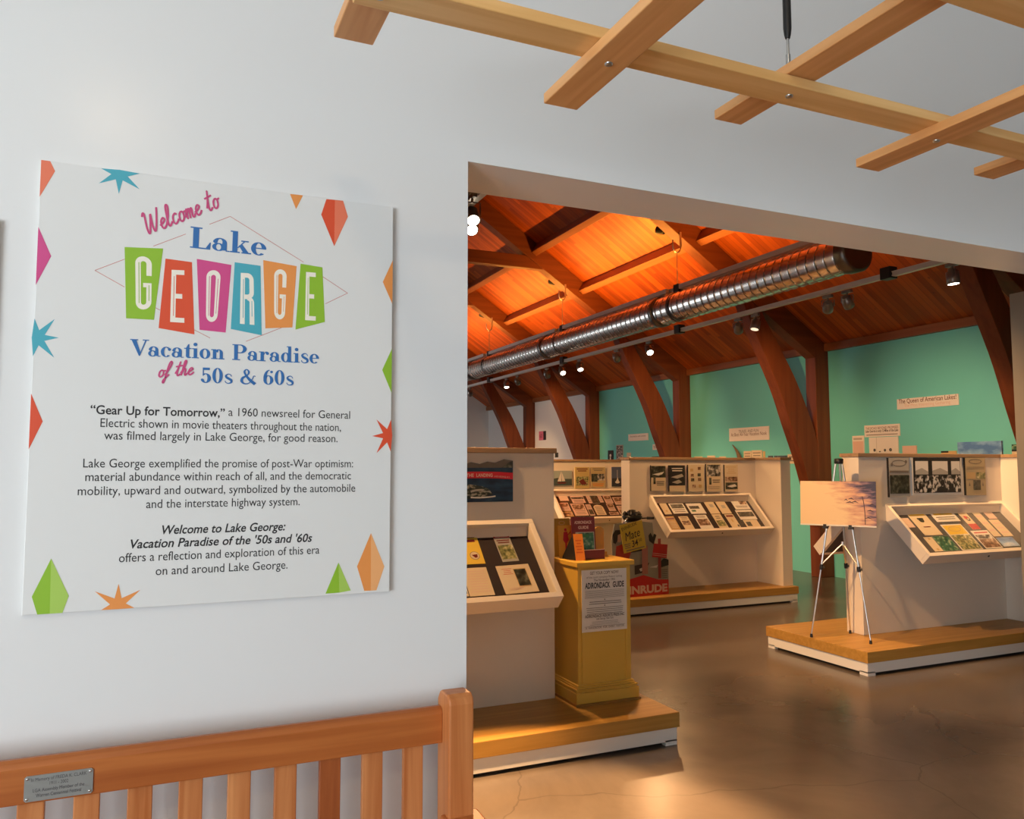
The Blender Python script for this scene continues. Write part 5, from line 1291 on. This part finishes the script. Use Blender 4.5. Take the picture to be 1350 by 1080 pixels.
for y0, y1, z0, z1, lab, base, fn in [
    (15.324, 15.102, 1.66, 1.98, 'dark portrait photograph by the post at the paint seam', MT['ink'], lambda A, w, h: A.polys(disc(0, h * .3, w * .35, h * .2) + [[(-w * .4, -h), (w * .3, -h), (w * .1, h * .1), (-w * .2, h * .1)]], pw)),
    (14.967, 14.695, 1.66, 2.089, 'taller grey portrait photograph, right of the dark portrait', pg, f_pic(bw, .9, -.9, .9)),
    (14.538, 14.393, 1.66, 1.916, 'white card right of the two portraits', pc, lambda A, w, h: A.r(w * .2, w * .7, -h * .9, -h * .3, MT['ph_dark'])),
    (13.595, 13.303, 1.66, 1.823, 'low dark picture behind the second curved brace', MT['ph_dark'], None),
    (12.194, 11.968, 1.66, 1.804, 'small white card, first of three left of the horn', pc, None),
    (11.811, 11.597, 1.66, 1.813, 'small white card, second of three left of the horn', pc, None),
    (11.468, 11.303, 1.66, 1.795, 'small white card nearest the left of the horn', pc, None),
    (10.821, 10.635, 1.66, 1.877, 'narrow cream card touching the right of the horn', pc, f_text(4)),
    (10.62, 10.376, 1.66, 1.886, 'cream card with lines of print, second right of the horn', pc, f_text(4)),
    (10.353, 10.304, 1.66, 1.867, 'thin upright strip right of the cream cards', pt, None),
    (10.230, 10.127, 1.66, 1.791, 'little dark picture, fourth right of the horn', MT['ph_dark'], None),
    (10.090, 9.801, 1.66, 1.789, 'wide dark picture by the near timber brace', MT['ph_dark'], None),
    (9.782, 9.587, 1.66, 1.808, 'white card by the near timber brace', pc, f_text(2)),
    (8.485, 8.280, 1.66, 2.049, 'tall white card right of the near timber post', pw, lambda A, w, h: (A.r(-w * .8, w * .7, h * .7, h * .85, pg), A.r(-w * .9, w * .9, -h * .9, h * .6, pp))),
    (8.192, 7.711, 1.66, 2.017, 'white panel with small dark figures under the three-line label', pw, lambda A, w, h: (A.r(-w * .48, -w * .46, -h, h, pg), A.polys(disc(-w * .62, -h * .0, w * .09, h * .12) + disc(w * .1, -h * .02, w * .08, h * .11) + disc(w * .48, .0, w * .10, h * .13) + disc(-w * .25, -h * .12, w * .07, h * .05), MT['ph_dark']))),
    (7.647, 7.429, 1.66, 1.886, 'pinkish card right of the panel with small figures', pp, lambda A, w, h: A.r(-w * .8, w * .9, -h * .2, -h * .08, MT['maroon'])),
    (7.072, 6.860, 1.66, 1.806, 'low card with a dark top edge between the pinkish card and the sky picture', pt, lambda A, w, h: A.r(-w, w * .0, h * .7, h, MT['dark'])),
    (6.84, 6.259, 1.66, 1.912, 'wide blue cloudy sky picture at the right of the teal wall', MT['ph_blue'], lambda A, w, h: A.r(w * .96, w, -h, h, MT['ink'])),
    (6.149, 6.02, 1.66, 1.866, 'small card with a black band at the far right of the teal wall', pc, lambda A, w, h: (A.r(-w, w, h * .2, h, MT['ph_green']), A.r(-w, w, h * .2, h * .42, MT['ink'])))]:
    wallcard(y0, y1, z0, z1, 'wall_card', lab, 'exhibit card', G, base, fn)
# curved horn standing out above the middle display
hp = smooth_pts([(11.05, 1.99), (10.93, 1.87), (10.87, 1.74), (10.86, 1.60), (10.86, 1.45)], k=5)
b = MB(); b.tube([(9.04, p[0], p[1]) for p in hp], [.006 + .045 * min(1, i / 12) for i in range(len(hp))], 10)
tag(b.build('horn', plain('grey brown horn', (.17, .12, .07, 1), .5, vary=.2, scale=20)), 'grey brown curved horn showing above the middle display cap', 'horn')
# exhibits hung on the ends of the display stands
A = Art((7.001 + .0, 7.62, 1.30), (0, -1, 0), (0, 0, 1), (1, 0, 0), .001)
# notices on the white wall stretch
A = Art((9.099 - .012, 18.64, 2.433), (0, -1, 0), (0, 0, 1), (-1, 0, 0), .001)
A.body(-.2, .2, -.117, .117, .012, MT['ink']); A.r(-.2, .06, -.117, .117, plain('pink print', (.62, .16, .26, 1), .5)); A.text('60', -.16, -.06, .16, MT['maroon'], w=.17)
tag(A.build('wall_notice'), 'pink and black notice on the white wall stretch', 'notice')
A = Art((9.099 - .012, 17.84, 1.917), (0, -1, 0), (0, 0, 1), (-1, 0, 0), .001)
A.body(-.083, .083, -.06, .06, .012, MT['ph_dark'])
tag(A.build('wall_notice'), 'tiny dark tag on the white wall stretch right of the left display', 'notice')
# clear leaflet rack on the side of the middle display
ra = thing('leaflet_rack', (7.03, 7.75, 1.2), 'clear leaflet rack on the side of the middle display', 'rack')
MB().box(7.001, 7.012, 7.60, 7.88, 1.33, 1.70).build('back_sheet', pg, ra)
b = MB()
for i in range(4):
    b.box(7.012, 7.034, 7.61, 7.87, 1.35 + i * .085, 1.41 + i * .085)
b.build('pockets', MT['ph_bw'], ra)
